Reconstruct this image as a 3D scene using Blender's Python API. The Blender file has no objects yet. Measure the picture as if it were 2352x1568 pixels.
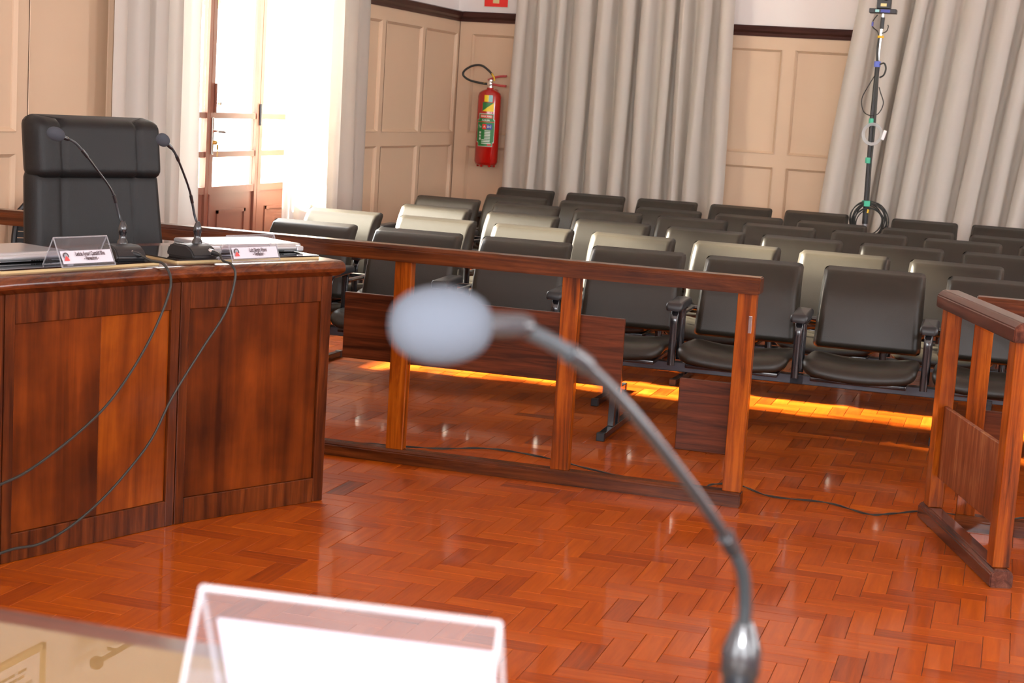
import bpy, bmesh, math, random
from mathutils import Matrix, Vector
R = random.Random(7)
S = bpy.context.scene
COL = S.collection
PI = math.pi

# ------------------------------------------------------------------ camera
CAM_F, PITCH, ROLL, YAW, EYE = 3844.0, 0.1429, 0.0630, 0.2861, 1.45
fw = Vector((-math.sin(YAW)*math.cos(PITCH), math.cos(YAW)*math.cos(PITCH), -math.sin(PITCH)))
rt0 = Vector((math.cos(YAW), math.sin(YAW), 0)); up0 = rt0.cross(fw)
rt = math.cos(ROLL)*rt0 + math.sin(ROLL)*up0
upv = -math.sin(ROLL)*rt0 + math.cos(ROLL)*up0
cam_d = bpy.data.cameras.new('camera'); cam = bpy.data.objects.new('camera', cam_d); COL.objects.link(cam)
cam.matrix_world = Matrix(((rt.x, upv.x, -fw.x, 0), (rt.y, upv.y, -fw.y, 0), (rt.z, upv.z, -fw.z, EYE), (0, 0, 0, 1)))
cam_d.sensor_width = 36.0; cam_d.sensor_fit = 'HORIZONTAL'; cam_d.lens = 36.0*CAM_F/2352.0
cam_d.clip_start = 0.05; cam_d.clip_end = 300
cam_d.dof.use_dof = True; cam_d.dof.focus_distance = 6.6; cam_d.dof.aperture_fstop = 9.0
S.camera = cam

# ------------------------------------------------------------------ light
w = bpy.data.worlds.new('sky'); S.world = w; w.use_nodes = True
bg = w.node_tree.nodes['Background']; bg.inputs[0].default_value = (0.95, 0.97, 1.0, 1); bg.inputs[1].default_value = 6.0
SUN_EL, SUN_AZ = math.radians(32.5), math.radians(6)          # travels +X, a little -Y
sun_d = bpy.data.lights.new('sun', 'SUN'); sun_d.energy = 45.0; sun_d.angle = math.radians(4.5); sun_d.color = (1, 0.90, 0.72)
sun = bpy.data.objects.new('sun', sun_d); COL.objects.link(sun)
sdir = Vector((math.cos(SUN_EL)*math.cos(SUN_AZ), -math.cos(SUN_EL)*math.sin(SUN_AZ), -math.sin(SUN_EL)))
sun.rotation_euler = sdir.to_track_quat('-Z', 'Y').to_euler(); sun.location = (-12, 10, 9)
fl_d = bpy.data.lights.new('camera_flash', 'POINT'); fl_d.energy = 75.0; fl_d.shadow_soft_size = 0.025; fl_d.color = (0.93, 0.96, 1.0)
fl = bpy.data.objects.new('camera_flash', fl_d); COL.objects.link(fl); fl.location = Vector((0, 0, EYE)) + upv*0.10 - fw*0.02

def portal(loc, sx, sy, direction):
    d = bpy.data.lights.new('window_portal', 'AREA'); d.shape = 'RECTANGLE'; d.size = sx; d.size_y = sy
    d.cycles.is_portal = True
    o = bpy.data.objects.new('window_portal', d); COL.objects.link(o); o.location = loc
    o.rotation_euler = Vector(direction).to_track_quat('-Z', 'Y').to_euler()
S.view_settings.view_transform = 'Standard'; S.view_settings.look = 'None'
S.view_settings.exposure = 1.36; S.view_settings.gamma = 1.0; S.view_settings.use_curve_mapping = False
S.cycles.max_bounces = 10; S.cycles.diffuse_bounces = 5; S.cycles.glossy_bounces = 5
S.cycles.transparent_max_bounces = 16; S.cycles.transmission_bounces = 8
S.cycles.sample_clamp_indirect = 6.0; S.cycles.caustics_reflective = False; S.cycles.caustics_refractive = False

# ------------------------------------------------------------------ materials
def hexc(r, g, b):
    f = lambda v: (v/255/12.92) if v <= 10 else ((v/255+0.055)/1.055)**2.4
    return (f(r), f(g), f(b), 1)
def new_mat(name):
    m = bpy.data.materials.new(name); m.use_nodes = True
    nt = m.node_tree; b = nt.nodes['Principled BSDF']; return m, nt, b
def plain(name, col, rough=0.5, metal=0.0, spec=0.5, coat=0.0, bump=0.0, bscale=200, var=0.0, vscale=3.0):
    m, nt, b = new_mat(name)
    b.inputs['Base Color'].default_value = col; b.inputs['Roughness'].default_value = rough
    b.inputs['Metallic'].default_value = metal; b.inputs['Specular IOR Level'].default_value = spec
    b.inputs['Coat Weight'].default_value = coat; b.inputs['Coat Roughness'].default_value = 0.12
    if bump or var:
        tc = nt.nodes.new('ShaderNodeTexCoord')
    if bump:
        n = nt.nodes.new('ShaderNodeTexNoise'); n.inputs['Scale'].default_value = bscale; n.inputs['Detail'].default_value = 3
        bp = nt.nodes.new('ShaderNodeBump'); bp.inputs['Strength'].default_value = bump; bp.inputs['Distance'].default_value = 0.002
        nt.links.new(tc.outputs['Object'], n.inputs['Vector']); nt.links.new(n.outputs['Fac'], bp.inputs['Height'])
        nt.links.new(bp.outputs['Normal'], b.inputs['Normal'])
    if var:
        n2 = nt.nodes.new('ShaderNodeTexNoise'); n2.inputs['Scale'].default_value = vscale; n2.inputs['Detail'].default_value = 5
        rp = nt.nodes.new('ShaderNodeValToRGB')
        rp.color_ramp.elements[0].position = 0.3; rp.color_ramp.elements[1].position = 0.7
        rp.color_ramp.elements[0].color = tuple(c*(1-var) for c in col[:3])+(1,); rp.color_ramp.elements[1].color = tuple(min(1, c*(1+var)) for c in col[:3])+(1,)
        nt.links.new(tc.outputs['Object'], n2.inputs['Vector']); nt.links.new(n2.outputs['Fac'], rp.inputs['Fac'])
        nt.links.new(rp.outputs['Color'], b.inputs['Base Color'])
    return m
def wood(name, dark, mid, light, axis='Z', rough=0.3, coat=0.5, scale=1.0, blotch=0.5):
    m, nt, b = new_mat(name); N = nt.nodes.new; L = nt.links.new
    tc = N('ShaderNodeTexCoord'); mp = N('ShaderNodeMapping')
    st = {'X': (1.2, 22, 22), 'Y': (22, 1.2, 22), 'Z': (22, 22, 1.2)}[axis]
    mp.inputs['Scale'].default_value = tuple(s*scale for s in st)
    n1 = N('ShaderNodeTexNoise'); n1.inputs['Scale'].default_value = 1.6; n1.inputs['Detail'].default_value = 7; n1.inputs['Roughness'].default_value = 0.65; n1.inputs['Distortion'].default_value = 0.6
    n2 = N('ShaderNodeTexNoise'); n2.inputs['Scale'].default_value = 3.2; n2.inputs['Detail'].default_value = 4
    oi = N('ShaderNodeObjectInfo'); ad = N('ShaderNodeVectorMath'); ad.operation = 'ADD'
    sc = N('ShaderNodeMath'); sc.operation = 'MULTIPLY'; sc.inputs[1].default_value = 37.0
    L(oi.outputs['Random'], sc.inputs[0]); L(tc.outputs['Object'], ad.inputs[0]); L(sc.outputs[0], ad.inputs[1])
    L(ad.outputs[0], mp.inputs['Vector']); L(mp.outputs[0], n1.inputs['Vector']); L(ad.outputs[0], n2.inputs['Vector'])
    mx = N('ShaderNodeMix'); mx.data_type = 'FLOAT'; mx.inputs[0].default_value = blotch*0.6
    L(n1.outputs['Fac'], mx.inputs[2]); L(n2.outputs['Fac'], mx.inputs[3])
    rp = N('ShaderNodeValToRGB'); e = rp.color_ramp.elements
    e[0].position = 0.37; e[0].color = dark; e[1].position = 0.64; e[1].color = light; k = e.new(0.5); k.color = mid
    L(mx.outputs[0], rp.inputs['Fac']); L(rp.outputs['Color'], b.inputs['Base Color'])
    b.inputs['Roughness'].default_value = rough; b.inputs['Specular IOR Level'].default_value = 0.15; b.inputs['Coat Weight'].default_value = coat*0.6; b.inputs['Coat IOR'].default_value = 1.4; b.inputs['Coat Roughness'].default_value = 0.14
    bp = N('ShaderNodeBump'); bp.inputs['Strength'].default_value = 0.12; bp.inputs['Distance'].default_value = 0.001
    L(n1.outputs['Fac'], bp.inputs['Height']); L(bp.outputs['Normal'], b.inputs['Normal'])
    return m
def parquet():
    m, nt, b = new_mat('parquet'); N = nt.nodes.new; L = nt.links.new
    uv = N('ShaderNodeUVMap'); uv.uv_map = 'uv'
    mp = N('ShaderNodeMapping'); mp.inputs['Scale'].default_value = (2.2, 26, 1)
    n1 = N('ShaderNodeTexNoise'); n1.inputs['Scale'].default_value = 2.0; n1.inputs['Detail'].default_value = 6; n1.inputs['Roughness'].default_value = 0.6; n1.inputs['Distortion'].default_value = 0.5
    at = N('ShaderNodeAttribute'); at.attribute_name = 'tone'
    mm = N('ShaderNodeMath'); mm.operation = 'MULTIPLY_ADD'; mm.inputs[1].default_value = 0.62; 
    L(uv.outputs[0], mp.inputs[0]); L(mp.outputs[0], n1.inputs['Vector']); L(n1.outputs['Fac'], mm.inputs[0])
    hf = N('ShaderNodeMath'); hf.operation = 'MULTIPLY_ADD'; hf.inputs[1].default_value = 0.52; hf.inputs[2].default_value = -0.07
    L(at.outputs['Fac'], hf.inputs[0]); L(hf.outputs[0], mm.inputs[2])
    rp = N('ShaderNodeValToRGB'); e = rp.color_ramp.elements
    e[0].position = 0.12; e[0].color = hexc(98, 34, 4); e[1].position = 0.92; e[1].color = hexc(208, 112, 32)
    k = e.new(0.42); k.color = hexc(156, 65, 6); k = e.new(0.68); k.color = hexc(180, 83, 12)
    L(mm.outputs[0], rp.inputs['Fac']); L(rp.outputs['Color'], b.inputs['Base Color'])
    b.inputs['Roughness'].default_value = 0.45; b.inputs['Specular IOR Level'].default_value = 0.08; b.inputs['Coat Weight'].default_value = 0.55; b.inputs['Coat IOR'].default_value = 1.38; b.inputs['Coat Roughness'].default_value = 0.08
    tc = N('ShaderNodeTexCoord'); n3 = N('ShaderNodeTexNoise'); n3.inputs['Scale'].default_value = 9; n3.inputs['Detail'].default_value = 3
    bp = N('ShaderNodeBump'); bp.inputs['Strength'].default_value = 0.06; bp.inputs['Distance'].default_value = 0.004
    L(tc.outputs['Object'], n3.inputs['Vector']); L(n3.outputs['Fac'], bp.inputs['Height']); L(bp.outputs['Normal'], b.inputs['Coat Normal'])
    return m
def cloth(name, col, trans=0.35):
    m, nt, b = new_mat(name); N = nt.nodes.new; L = nt.links.new
    b.inputs['Base Color'].default_value = col; b.inputs['Roughness'].default_value = 0.75; b.inputs['Sheen Weight'].default_value = 0.2; b.inputs['Specular IOR Level'].default_value = 0.2
    t = N('ShaderNodeBsdfTranslucent'); t.inputs[0].default_value = col
    mx = N('ShaderNodeMixShader'); mx.inputs[0].default_value = trans
    o = nt.nodes['Material Output']; L(b.outputs[0], mx.inputs[1]); L(t.outputs[0], mx.inputs[2]); L(mx.outputs[0], o.inputs[0])
    return m
def clear(name, tint=(1, 1, 1, 1), haze=0.0, rough=0.02, hazecol=(1, 1, 1, 1)):
    m, nt, b = new_mat(name); N = nt.nodes.new; L = nt.links.new; nt.nodes.remove(b)
    t = N('ShaderNodeBsdfTransparent'); t.inputs[0].default_value = tint
    g = N('ShaderNodeBsdfGlossy'); g.inputs['Roughness'].default_value = rough
    lw = N('ShaderNodeLayerWeight'); lw.inputs[0].default_value = 0.5
    pw = N('ShaderNodeMath'); pw.operation = 'POWER'; pw.inputs[1].default_value = 5.0; L(lw.outputs['Facing'], pw.inputs[0])
    f = N('ShaderNodeMath'); f.operation = 'MULTIPLY_ADD'; f.inputs[1].default_value = 0.94; f.inputs[2].default_value = 0.04; L(pw.outputs[0], f.inputs[0])
    mx = N('ShaderNodeMixShader'); L(f.outputs[0], mx.inputs[0]); L(t.outputs[0], mx.inputs[1]); L(g.outputs[0], mx.inputs[2])
    out = mx
    if haze:
        d = N('ShaderNodeBsdfDiffuse'); d.inputs[0].default_value = hazecol
        m2 = N('ShaderNodeMixShader'); m2.inputs[0].default_value = haze
        L(mx.outputs[0], m2.inputs[1]); L(d.outputs[0], m2.inputs[2]); out = m2
    L(out.outputs[0], nt.nodes['Material Output'].inputs[0]); return m

M = {}
M['tan'] = plain('tan_wall_paint', hexc(208, 180, 151), 0.55, var=0.035, vscale=1.3, bump=0.05, bscale=60)
M['white_wall'] = plain('white_wall_paint', hexc(232, 226, 222), 0.7, var=0.02, vscale=1.1)
M['ceiling'] = plain('ceiling_paint', hexc(238, 235, 230), 0.8)
M['trimwood'] = wood('dark_trim_wood', hexc(48, 26, 22), hexc(66, 38, 32), hexc(80, 50, 42), 'X', 0.35, 0.3)
M['parquet'] = parquet()
M['grout'] = plain('floor_joint', hexc(104, 84, 72), 0.8)
WC = (hexc(70, 24, 8), hexc(112, 48, 18), hexc(150, 74, 28))
M['railX'] = wood('rail_wood_x', hexc(50, 21, 7), hexc(84, 40, 16), hexc(114, 58, 25), 'X', 0.25, 0.7)
M['railY'] = wood('rail_wood_y', hexc(50, 24, 14), hexc(80, 40, 24), hexc(108, 60, 40), 'Y', 0.22, 0.8)
M['railZ'] = wood('rail_wood_z', hexc(72, 28, 3), hexc(134, 60, 8), hexc(174, 90, 18), 'Z', 0.28, 0.6)
M['board'] = wood('board_wood', hexc(54, 23, 10), hexc(84, 38, 17), hexc(106, 52, 26), 'X', 0.34, 0.35, blotch=0.2)
M['worn'] = wood('worn_board_wood', hexc(92, 40, 15), hexc(126, 62, 26), hexc(172, 112, 68), 'Z', 0.5, 0.15, scale=1.3, blotch=0.7)
M['deskZ'] = wood('desk_panel_dark', hexc(50, 17, 2), hexc(86, 35, 6), hexc(122, 54, 12), 'Z', 0.3, 0.5, scale=0.35, blotch=0.9)
M['deskO'] = wood('desk_panel_light', hexc(88, 35, 4), hexc(126, 57, 9), hexc(158, 80, 15), 'Z', 0.3, 0.5, scale=0.35, blotch=0.8)
M['deskF'] = wood('desk_frame', hexc(50, 19, 6), hexc(82, 36, 12), hexc(112, 54, 20), 'Z', 0.28, 0.6)
M['deskT'] = wood('desk_top_wood', hexc(60, 24, 9), hexc(94, 43, 17), hexc(124, 62, 27), 'Y', 0.2, 0.8)
M['near_wood'] = wood('near_desk_wood', hexc(64, 26, 12), hexc(92, 42, 22), hexc(116, 58, 32), 'X', 0.55, 0.12)
M['vinyl'] = plain('black_vinyl', hexc(36, 31, 23), 0.40, spec=0.45, bump=0.25, bscale=420)
M['leather'] = plain('black_leather', hexc(23, 22, 22), 0.5, spec=0.35, bump=0.3, bscale=300)
M['seam'] = plain('stitching_dark', hexc(26, 25, 25), 0.7)
M['mesh_black'] = plain('black_mesh', hexc(36, 38, 40), 0.7)
M['black_metal'] = plain('black_enamel', hexc(30, 30, 33), 0.2, spec=0.7, coat=0.4)
M['beam_metal'] = plain('beam_enamel', hexc(80, 84, 92), 0.36, spec=0.6, metal=0.6, var=0.15, vscale=12)
M['black_plastic'] = plain('black_plastic', hexc(34, 34, 36), 0.38)
M['rubber'] = plain('black_cable', hexc(44, 44, 40), 0.55)
M['grey_rubber'] = plain('grey_cable', hexc(46, 45, 40), 0.5)
M['foam'] = plain('mic_foam', hexc(66, 70, 78), 0.95, bump=0.8, bscale=900)
M['chrome'] = plain('chrome', (0.8, 0.8, 0.8, 1), 0.15, metal=1.0)
M['brass'] = plain('brass', hexc(190, 160, 90), 0.3, metal=1.0)
M['neck'] = plain('gooseneck_metal', hexc(70, 74, 78), 0.32, metal=0.6)
M['silver'] = plain('silver_plastic', hexc(196, 196, 198), 0.28, metal=0.6)
M['curtain'] = cloth('curtain_cloth', hexc(214, 208, 199), 0.26)
M['curtain_thin'] = cloth('curtain_cloth_backlit', hexc(208, 202, 194), 0.42)
M['door_paint'] = plain('brown_door_paint', hexc(138, 92, 76), 0.4, spec=0.4)
M['glass'] = clear('window_glass', (0.97, 0.98, 0.98, 1))
M['acrylic'] = clear('clear_acrylic', (0.95, 0.95, 0.97, 1), haze=0.016)
M['acrylic_edge'] = clear('acrylic_edge', (0.8, 0.8, 0.84, 1), haze=0.2)  # white haze put into the strips in place of acrylic edge glow
M['paper'] = plain('white_paper', hexc(240, 236, 238), 0.6)
M['ink'] = plain('dark_ink', hexc(82, 62, 66), 0.6)
M['crest_red'] = plain('crest_red', hexc(205, 74, 74), 0.6)
M['crest_grey'] = plain('crest_grey', hexc(150, 150, 156), 0.6)
M['black_glass'] = plain('black_glass', hexc(20, 18, 18), 0.04, spec=0.8)
M['cork'] = plain('mat_edge', hexc(196, 170, 122), 0.6)
M['cream_mat'] = plain('cream_mat', hexc(120, 92, 52), 0.5, spec=0.1, coat=1.0)
M['cream_mat'].node_tree.nodes['Principled BSDF'].inputs['Coat Roughness'].default_value = 0.0
M['cream_mat'].node_tree.nodes['Principled BSDF'].inputs['Coat IOR'].default_value = 1.6
M['cream_line'] = plain('cream_line', hexc(144, 118, 80), 0.15)
M['cream_dark'] = plain('cream_dark', hexc(108, 88, 58), 0.15)
M['red_paint'] = plain('red_enamel', hexc(172, 18, 10), 0.16, spec=0.7, coat=0.6)
M['red_lever'] = plain('red_lever', hexc(172, 60, 60), 0.3, spec=0.6)
M['lab_green'] = plain('label_green', hexc(34, 120, 58), 0.4)
M['lab_white'] = plain('label_white', hexc(214, 222, 210), 0.4)
M['lab_red'] = plain('label_red', hexc(220, 50, 44), 0.4)
M['lab_yellow'] = plain('label_yellow', hexc(236, 206, 20), 0.4)
M['lab_blue'] = plain('label_blue', hexc(40, 54, 150), 0.4)
M['lab_cyan'] = plain('label_cyan', hexc(150, 205, 205), 0.4)
M['sign_red'] = plain('sign_red', hexc(238, 38, 20), 0.5)
M['sign_beige'] = plain('sign_beige', hexc(222, 208, 150), 0.5)
M['tape_yellow'] = plain('tape_yellow', hexc(226, 182, 30), 0.5)
M['tape_blue'] = plain('tape_blue', hexc(92, 110, 200), 0.5)
M['tape_green'] = plain('tape_green', hexc(70, 184, 148), 0.5)
M['screen_blue'] = plain('display_blue', hexc(34, 44, 150), 0.3)
M['terrace'] = plain('terrace_paving', hexc(205, 198, 188), 0.8)
M['bark'] = plain('bark', hexc(90, 72, 58), 0.9, bump=0.5, bscale=20)
M['leaf'] = cloth('leaf_green', hexc(150, 190, 110), 0.5)
M['clear_cable'] = clear('clear_cable', (0.8, 0.82, 0.82, 1), haze=0.3)

# ------------------------------------------------------------------ mesh helpers
def tag(o, label=None, cat=None, group=None, kind=None):
    if label: o['label'] = label
    if cat: o['category'] = cat
    if group: o['group'] = group
    if kind: o['kind'] = kind
    return o
def thing(name, label, cat, loc=(0, 0, 0), rz=0.0, group=None):
    o = bpy.data.objects.new(name, None); COL.objects.link(o); o.empty_display_size = 0.1
    o.location = loc; o.rotation_euler = (0, 0, rz); return tag(o, label, cat, group)
def mesh_of(name, bm, mat, smooth=False, angle=40):
    bmesh.ops.recalc_face_normals(bm, faces=bm.faces[:])
    me = bpy.data.meshes.new(name); bm.to_mesh(me); bm.free()
    for mm in (mat if isinstance(mat, (list, tuple)) else [mat]): me.materials.append(mm)
    if smooth:
        me.shade_smooth()
        if angle < 180: me.set_sharp_from_angle(angle=math.radians(angle))
    return me
def link(name, me, parent=None, loc=None, rz=None):
    o = bpy.data.objects.new(name, me); COL.objects.link(o)
    if parent: o.parent = parent
    if loc is not None: o.location = loc
    if rz is not None: o.rotation_euler = (0, 0, rz)
    return o
def obj(name, bm, mat, parent=None, smooth=False, angle=40, loc=None):
    return link(name, mesh_of(name, bm, mat, smooth, angle), parent, loc)
def struct(name, bm, mat, **k):
    o = obj(name, bm, mat, **k); o['kind'] = 'structure'; return o
BM = bmesh.new
def box(bm, x0, x1, y0, y1, z0, z1, bev=0.0, seg=2, mtx=None):
    m = Matrix.Translation(((x0+x1)/2, (y0+y1)/2, (z0+z1)/2)) @ Matrix.Diagonal((abs(x1-x0), abs(y1-y0), abs(z1-z0), 1))
    if mtx is not None: m = mtx @ m
    r = bmesh.ops.create_cube(bm, size=1.0, matrix=m)
    if bev:
        es = set(e for v in r['verts'] for e in v.link_edges)
        bmesh.ops.bevel(bm, geom=list(es), offset=bev, segments=seg, profile=0.5, affect='EDGES', clamp_overlap=True)
    return bm
def prism(bm, pts, z0, z1):
    lo = [bm.verts.new((x, y, z0)) for x, y in pts]; hi = [bm.verts.new((x, y, z1)) for x, y in pts]
    n = len(pts); bm.faces.new(lo[::-1]); bm.faces.new(hi)
    for i in range(n): bm.faces.new((lo[i], lo[(i+1) % n], hi[(i+1) % n], hi[i]))
    return bm
def extrude_profile(bm, prof, path):
    """prof: (offset to the right of travel, z); path: list of (x,y); mitred sweep with end caps."""
    n = len(path); rings = []
    for i, p in enumerate(path):
        p = Vector((p[0], p[1]))
        d0 = (p-Vector(path[i-1][:2])).normalized() if i else None
        d1 = (Vector(path[i+1][:2])-p).normalized() if i < n-1 else None
        if d0 is None: d0 = d1
        if d1 is None: d1 = d0
        n0 = Vector((d0.y, -d0.x)); n1 = Vector((d1.y, -d1.x)); m = (n0+n1).normalized(); m = m/max(0.2, m.dot(n0))
        rings.append([bm.verts.new((p.x+m.x*o, p.y+m.y*o, z)) for o, z in prof])
    k = len(prof)
    for a, b in zip(rings, rings[1:]):
        for j in range(k): bm.faces.new((a[j], a[(j+1) % k], b[(j+1) % k], b[j]))
    bm.faces.new(rings[0][::-1]); bm.faces.new(rings[-1]); return bm
def tube(bm, pts, r, n=10, closed=False, cap=True, flat=None):
    """round tube (r may be a list) or, with flat=(w,t) and a side vector, a flat bar."""
    P = [Vector(p) for p in pts]; k = len(P); rs = r if isinstance(r, (list, tuple)) else [r]*k
    rings = []; u = None
    for i in range(k):
        a = P[i-1] if (i or closed) else P[0]; b = P[(i+1) % k] if (i < k-1 or closed) else P[-1]
        t = (b-a).normalized()
        if u is None:
            u = Vector((0, 0, 1)) if abs(t.z) < 0.9 else Vector((1, 0, 0))
            if flat: u = Vector(flat[2])
        u = (u - t*u.dot(t)).normalized(); v = t.cross(u)
        if flat:
            hw, ht = flat[0]/2, flat[1]/2; bv = min(hw, ht)*0.5
            offs = [(hw-bv, ht), (hw, ht-bv), (hw, -ht+bv), (hw-bv, -ht), (-hw+bv, -ht), (-hw, -ht+bv), (-hw, ht-bv), (-hw+bv, ht)]
            rings.append([bm.verts.new(P[i]+u*o[0]+v*o[1]) for o in offs])
        else:
            rings.append([bm.verts.new(P[i]+(u*math.cos(2*PI*j/n)+v*math.sin(2*PI*j/n))*rs[i]) for j in range(n)])
    m = len(rings[0])
    for i in range(k if closed else k-1):
        a, b = rings[i], rings[(i+1) % k]
        for j in range(m): bm.faces.new((a[j], a[(j+1) % m], b[(j+1) % m], b[j]))
    if cap and not closed: bm.faces.new(rings[0][::-1]); bm.faces.new(rings[-1])
    return bm
def spline(pts, n=8):
    P = [Vector(p) for p in pts]; out = []
    for i in range(len(P)-1):
        p0 = P[max(i-1, 0)]; p1 = P[i]; p2 = P[i+1]; p3 = P[min(i+2, len(P)-1)]
        for j in range(n):
            t = j/n; out.append(0.5*((2*p1)+(p2-p0)*t+(2*p0-5*p1+4*p2-p3)*t*t+(3*p1-p0-3*p2+p3)*t**3))
    out.append(P[-1]); return out
def lathe(bm, prof, n=24, mtx=None):
    rings = []
    for r, z in prof:
        rings.append([bm.verts.new((r*math.cos(2*PI*j/n), r*math.sin(2*PI*j/n), z)) for j in range(n)])
    for a, b in zip(rings, rings[1:]):
        for j in range(n): bm.faces.new((a[j], a[(j+1) % n], b[(j+1) % n], b[j]))
    bm.faces.new(rings[0][::-1]); bm.faces.new(rings[-1])
    if mtx is not None: bmesh.ops.transform(bm, matrix=mtx, verts=[v for rg in rings for v in rg])
    return bm
def rrect(w, h, r, k=4):
    r = max(0.0005, min(r, w/2-0.0003, h/2-0.0003)); out = []
    for cx, cy, a0 in ((w/2-r, h/2-r, 0), (-w/2+r, h/2-r, 90), (-w/2+r, -h/2+r, 180), (w/2-r, -h/2+r, 270)):
        for i in range(k+1):
            a = math.radians(a0+90*i/k); out.append((cx+r*math.cos(a), cy+r*math.sin(a)))
    return out
def cushion(bm, w, h, rc, layers, fn=None, k=4, seg=0):
    """stack of rounded rectangles: layers = (inset, depth); local (u, v, depth) -> fn"""
    rings = []
    for ins, d in layers:
        pts = rrect(w-2*ins, h-2*ins, max(rc-ins, 0.004), k)
        if seg:
            q = []
            for i, p in enumerate(pts):
                p2 = pts[(i+1) % len(pts)]; q.append(p)
                L = math.hypot(p2[0]-p[0], p2[1]-p[1])
                if i % (k+1) == k:
                    for s in range(1, seg): q.append((p[0]+(p2[0]-p[0])*s/seg, p[1]+(p2[1]-p[1])*s/seg))
            pts = q
        rings.append([bm.verts.new(fn(x, y, d) if fn else (x, y, d)) for x, y in pts])
    n = len(rings[0])
    for a, b in zip(rings, rings[1:]):
        for j in range(n): bm.faces.new((a[j], a[(j+1) % n], b[(j+1) % n], b[j]))
    bm.faces.new(rings[0][::-1]); bm.faces.new(rings[-1]); return bm
def text_bm(body, size, xs=1.0, bold=0.0, align='CENTER', mtx=None, fn=None):
    cu = bpy.data.curves.new('t', 'FONT'); cu.body = body; cu.size = size; cu.align_x = align; cu.align_y = 'CENTER'; cu.offset = bold; cu.resolution_u = 3
    o = bpy.data.objects.new('t', cu); COL.objects.link(o)
    me = bpy.data.meshes.new_from_object(o.evaluated_get(bpy.context.evaluated_depsgraph_get()))
    bm = BM(); bm.from_mesh(me); bpy.data.objects.remove(o); bpy.data.curves.remove(cu); bpy.data.meshes.remove(me)
    for v in bm.verts:
        v.co.x *= xs
        if fn: v.co = fn(v.co)
    if mtx is not None: bmesh.ops.transform(bm, matrix=mtx, verts=bm.verts[:])
    return bm
def frame2(o, ex, ey, ez=None):
    ex = Vector(ex).normalized(); ey = Vector(ey); ey = (ey-ex*ey.dot(ex)).normalized(); ez = ex.cross(ey)
    return Matrix(((ex.x, ey.x, ez.x, o[0]), (ex.y, ey.y, ez.y, o[1]), (ex.z, ey.z, ez.z, o[2]), (0, 0, 0, 1)))

# ------------------------------------------------------------------ room
XW, XE, YS, YN, ZC = -4.41, 5.0, -3.0, 12.9, 4.3
WT = 0.26
# floor: a dark screed with herringbone blocks on it
bm = BM(); box(bm, XW-WT, XE+WT, YS-WT, YN+WT, -0.2, -0.0035)
floor = struct('floor', bm, M['grout'])
PL, PW, PH = 0.2250, 0.0750, 0.012
def plank_geo(V, F, UV, TN, cx, cy, along_x, tone, dz=0.0, tilt=(0, 0)):
    g = 0.0008; hl, hw = PL/2-g, PW/2-g; c = 0.0009
    u0, v0 = R.uniform(0, 60), R.uniform(0, 60)
    base = len(V)
    for (hx, hy, z) in ((hl, hw, -PH), (hl, hw, -c), (hl-c, hw-c, 0)):
        for sx, sy in ((-1, -1), (1, -1), (1, 1), (-1, 1)):
            lx, ly = sx*hx, sy*hy
            x, y = (lx, ly) if along_x else (-ly, lx)
            V.append((cx+x, cy+y, z+dz+lx*tilt[0]+ly*tilt[1])); UV.append((u0+lx, v0+ly)); TN.append(tone)
    for k in (0, 4):
        for j in range(4): F.append((base+k+j, base+k+(j+1) % 4, base+k+4+(j+1) % 4, base+k+4+j))
    F.append((base+8, base+9, base+10, base+11))
def plank_mesh(name, V, F, UV, TN):
    me = bpy.data.meshes.new(name); me.from_pydata(V, [], F); me.update()
    uvl = me.uv_layers.new(name='uv'); uvl.data.foreach_set('uv', [c for l in me.loops for c in UV[l.vertex_index]])
    a = me.attributes.new('tone', 'FLOAT', 'POINT'); a.data.foreach_set('value', TN)
    me.materials.append(M['parquet']); return me
def tone(): 
    t = R.gauss(0.5, 0.15)
    if R.random() < 0.12: t -= 0.28
    if R.random() < 0.08: t += 0.25
    return min(1, max(0, t))
ox, oy = -4.41+0.02, -2.97
cand = []
NA, NB = int((4.98-ox)/PW), int((YN-0.03-oy)/PW)
for a in range(NA):
    for b in range(NB):
        t = (a-b) % 6
        if t == 0 and a+3 <= NA: cand.append((ox+(a+1.5)*PW, oy+(b+0.5)*PW, True))
        elif t == 5 and b+3 <= NB: cand.append((ox+(a+0.5)*PW, oy+(b+1.5)*PW, False))
def seen(x, y):
    d = Vector((x, y, -EYE)); z = d.dot(fw)
    if z < 0.3: return False
    u, v = d.dot(rt)/z*CAM_F/1176, d.dot(upv)/z*CAM_F/784
    return abs(u) < 1.0 and abs(v) < 1.0
def behind_desk(x, y):   # hidden under or behind the councillors' desk
    return x < -2.256+0.5044*(y-5.402)-0.02 and y < 5.5
front = [c for c in cand if seen(c[0], c[1]) and not behind_desk(c[0], c[1])]
front.sort(key=lambda c: c[0]**2+c[1]**2)
near = set(front[:300])
variants = []
for k in range(24):
    V, F, UV, TN = [], [], [], []
    plank_geo(V, F, UV, TN, 0, 0, True, tone(), 0.0, (R.uniform(-0.0012, 0.0012), R.uniform(-0.002, 0.002)))
    variants.append(plank_mesh('plank', V, F, UV, TN))
V, F, UV, TN = [], [], [], []
for c in cand:
    if c in near:
        link('plank', R.choice(variants), floor, (c[0], c[1], 0), (0 if R.random() < 0.5 else PI) + (0 if c[2] else PI/2))
    else:
        plank_geo(V, F, UV, TN, c[0], c[1], c[2], tone(), 0.0, (R.uniform(-0.0012, 0.0012), R.uniform(-0.002, 0.002)))
o = link('planks_far', plank_mesh('planks_far', V, F, UV, TN), floor); o['kind'] = 'stuff'; o['label'] = 'orange-brown herringbone parquet blocks farther back'

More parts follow.
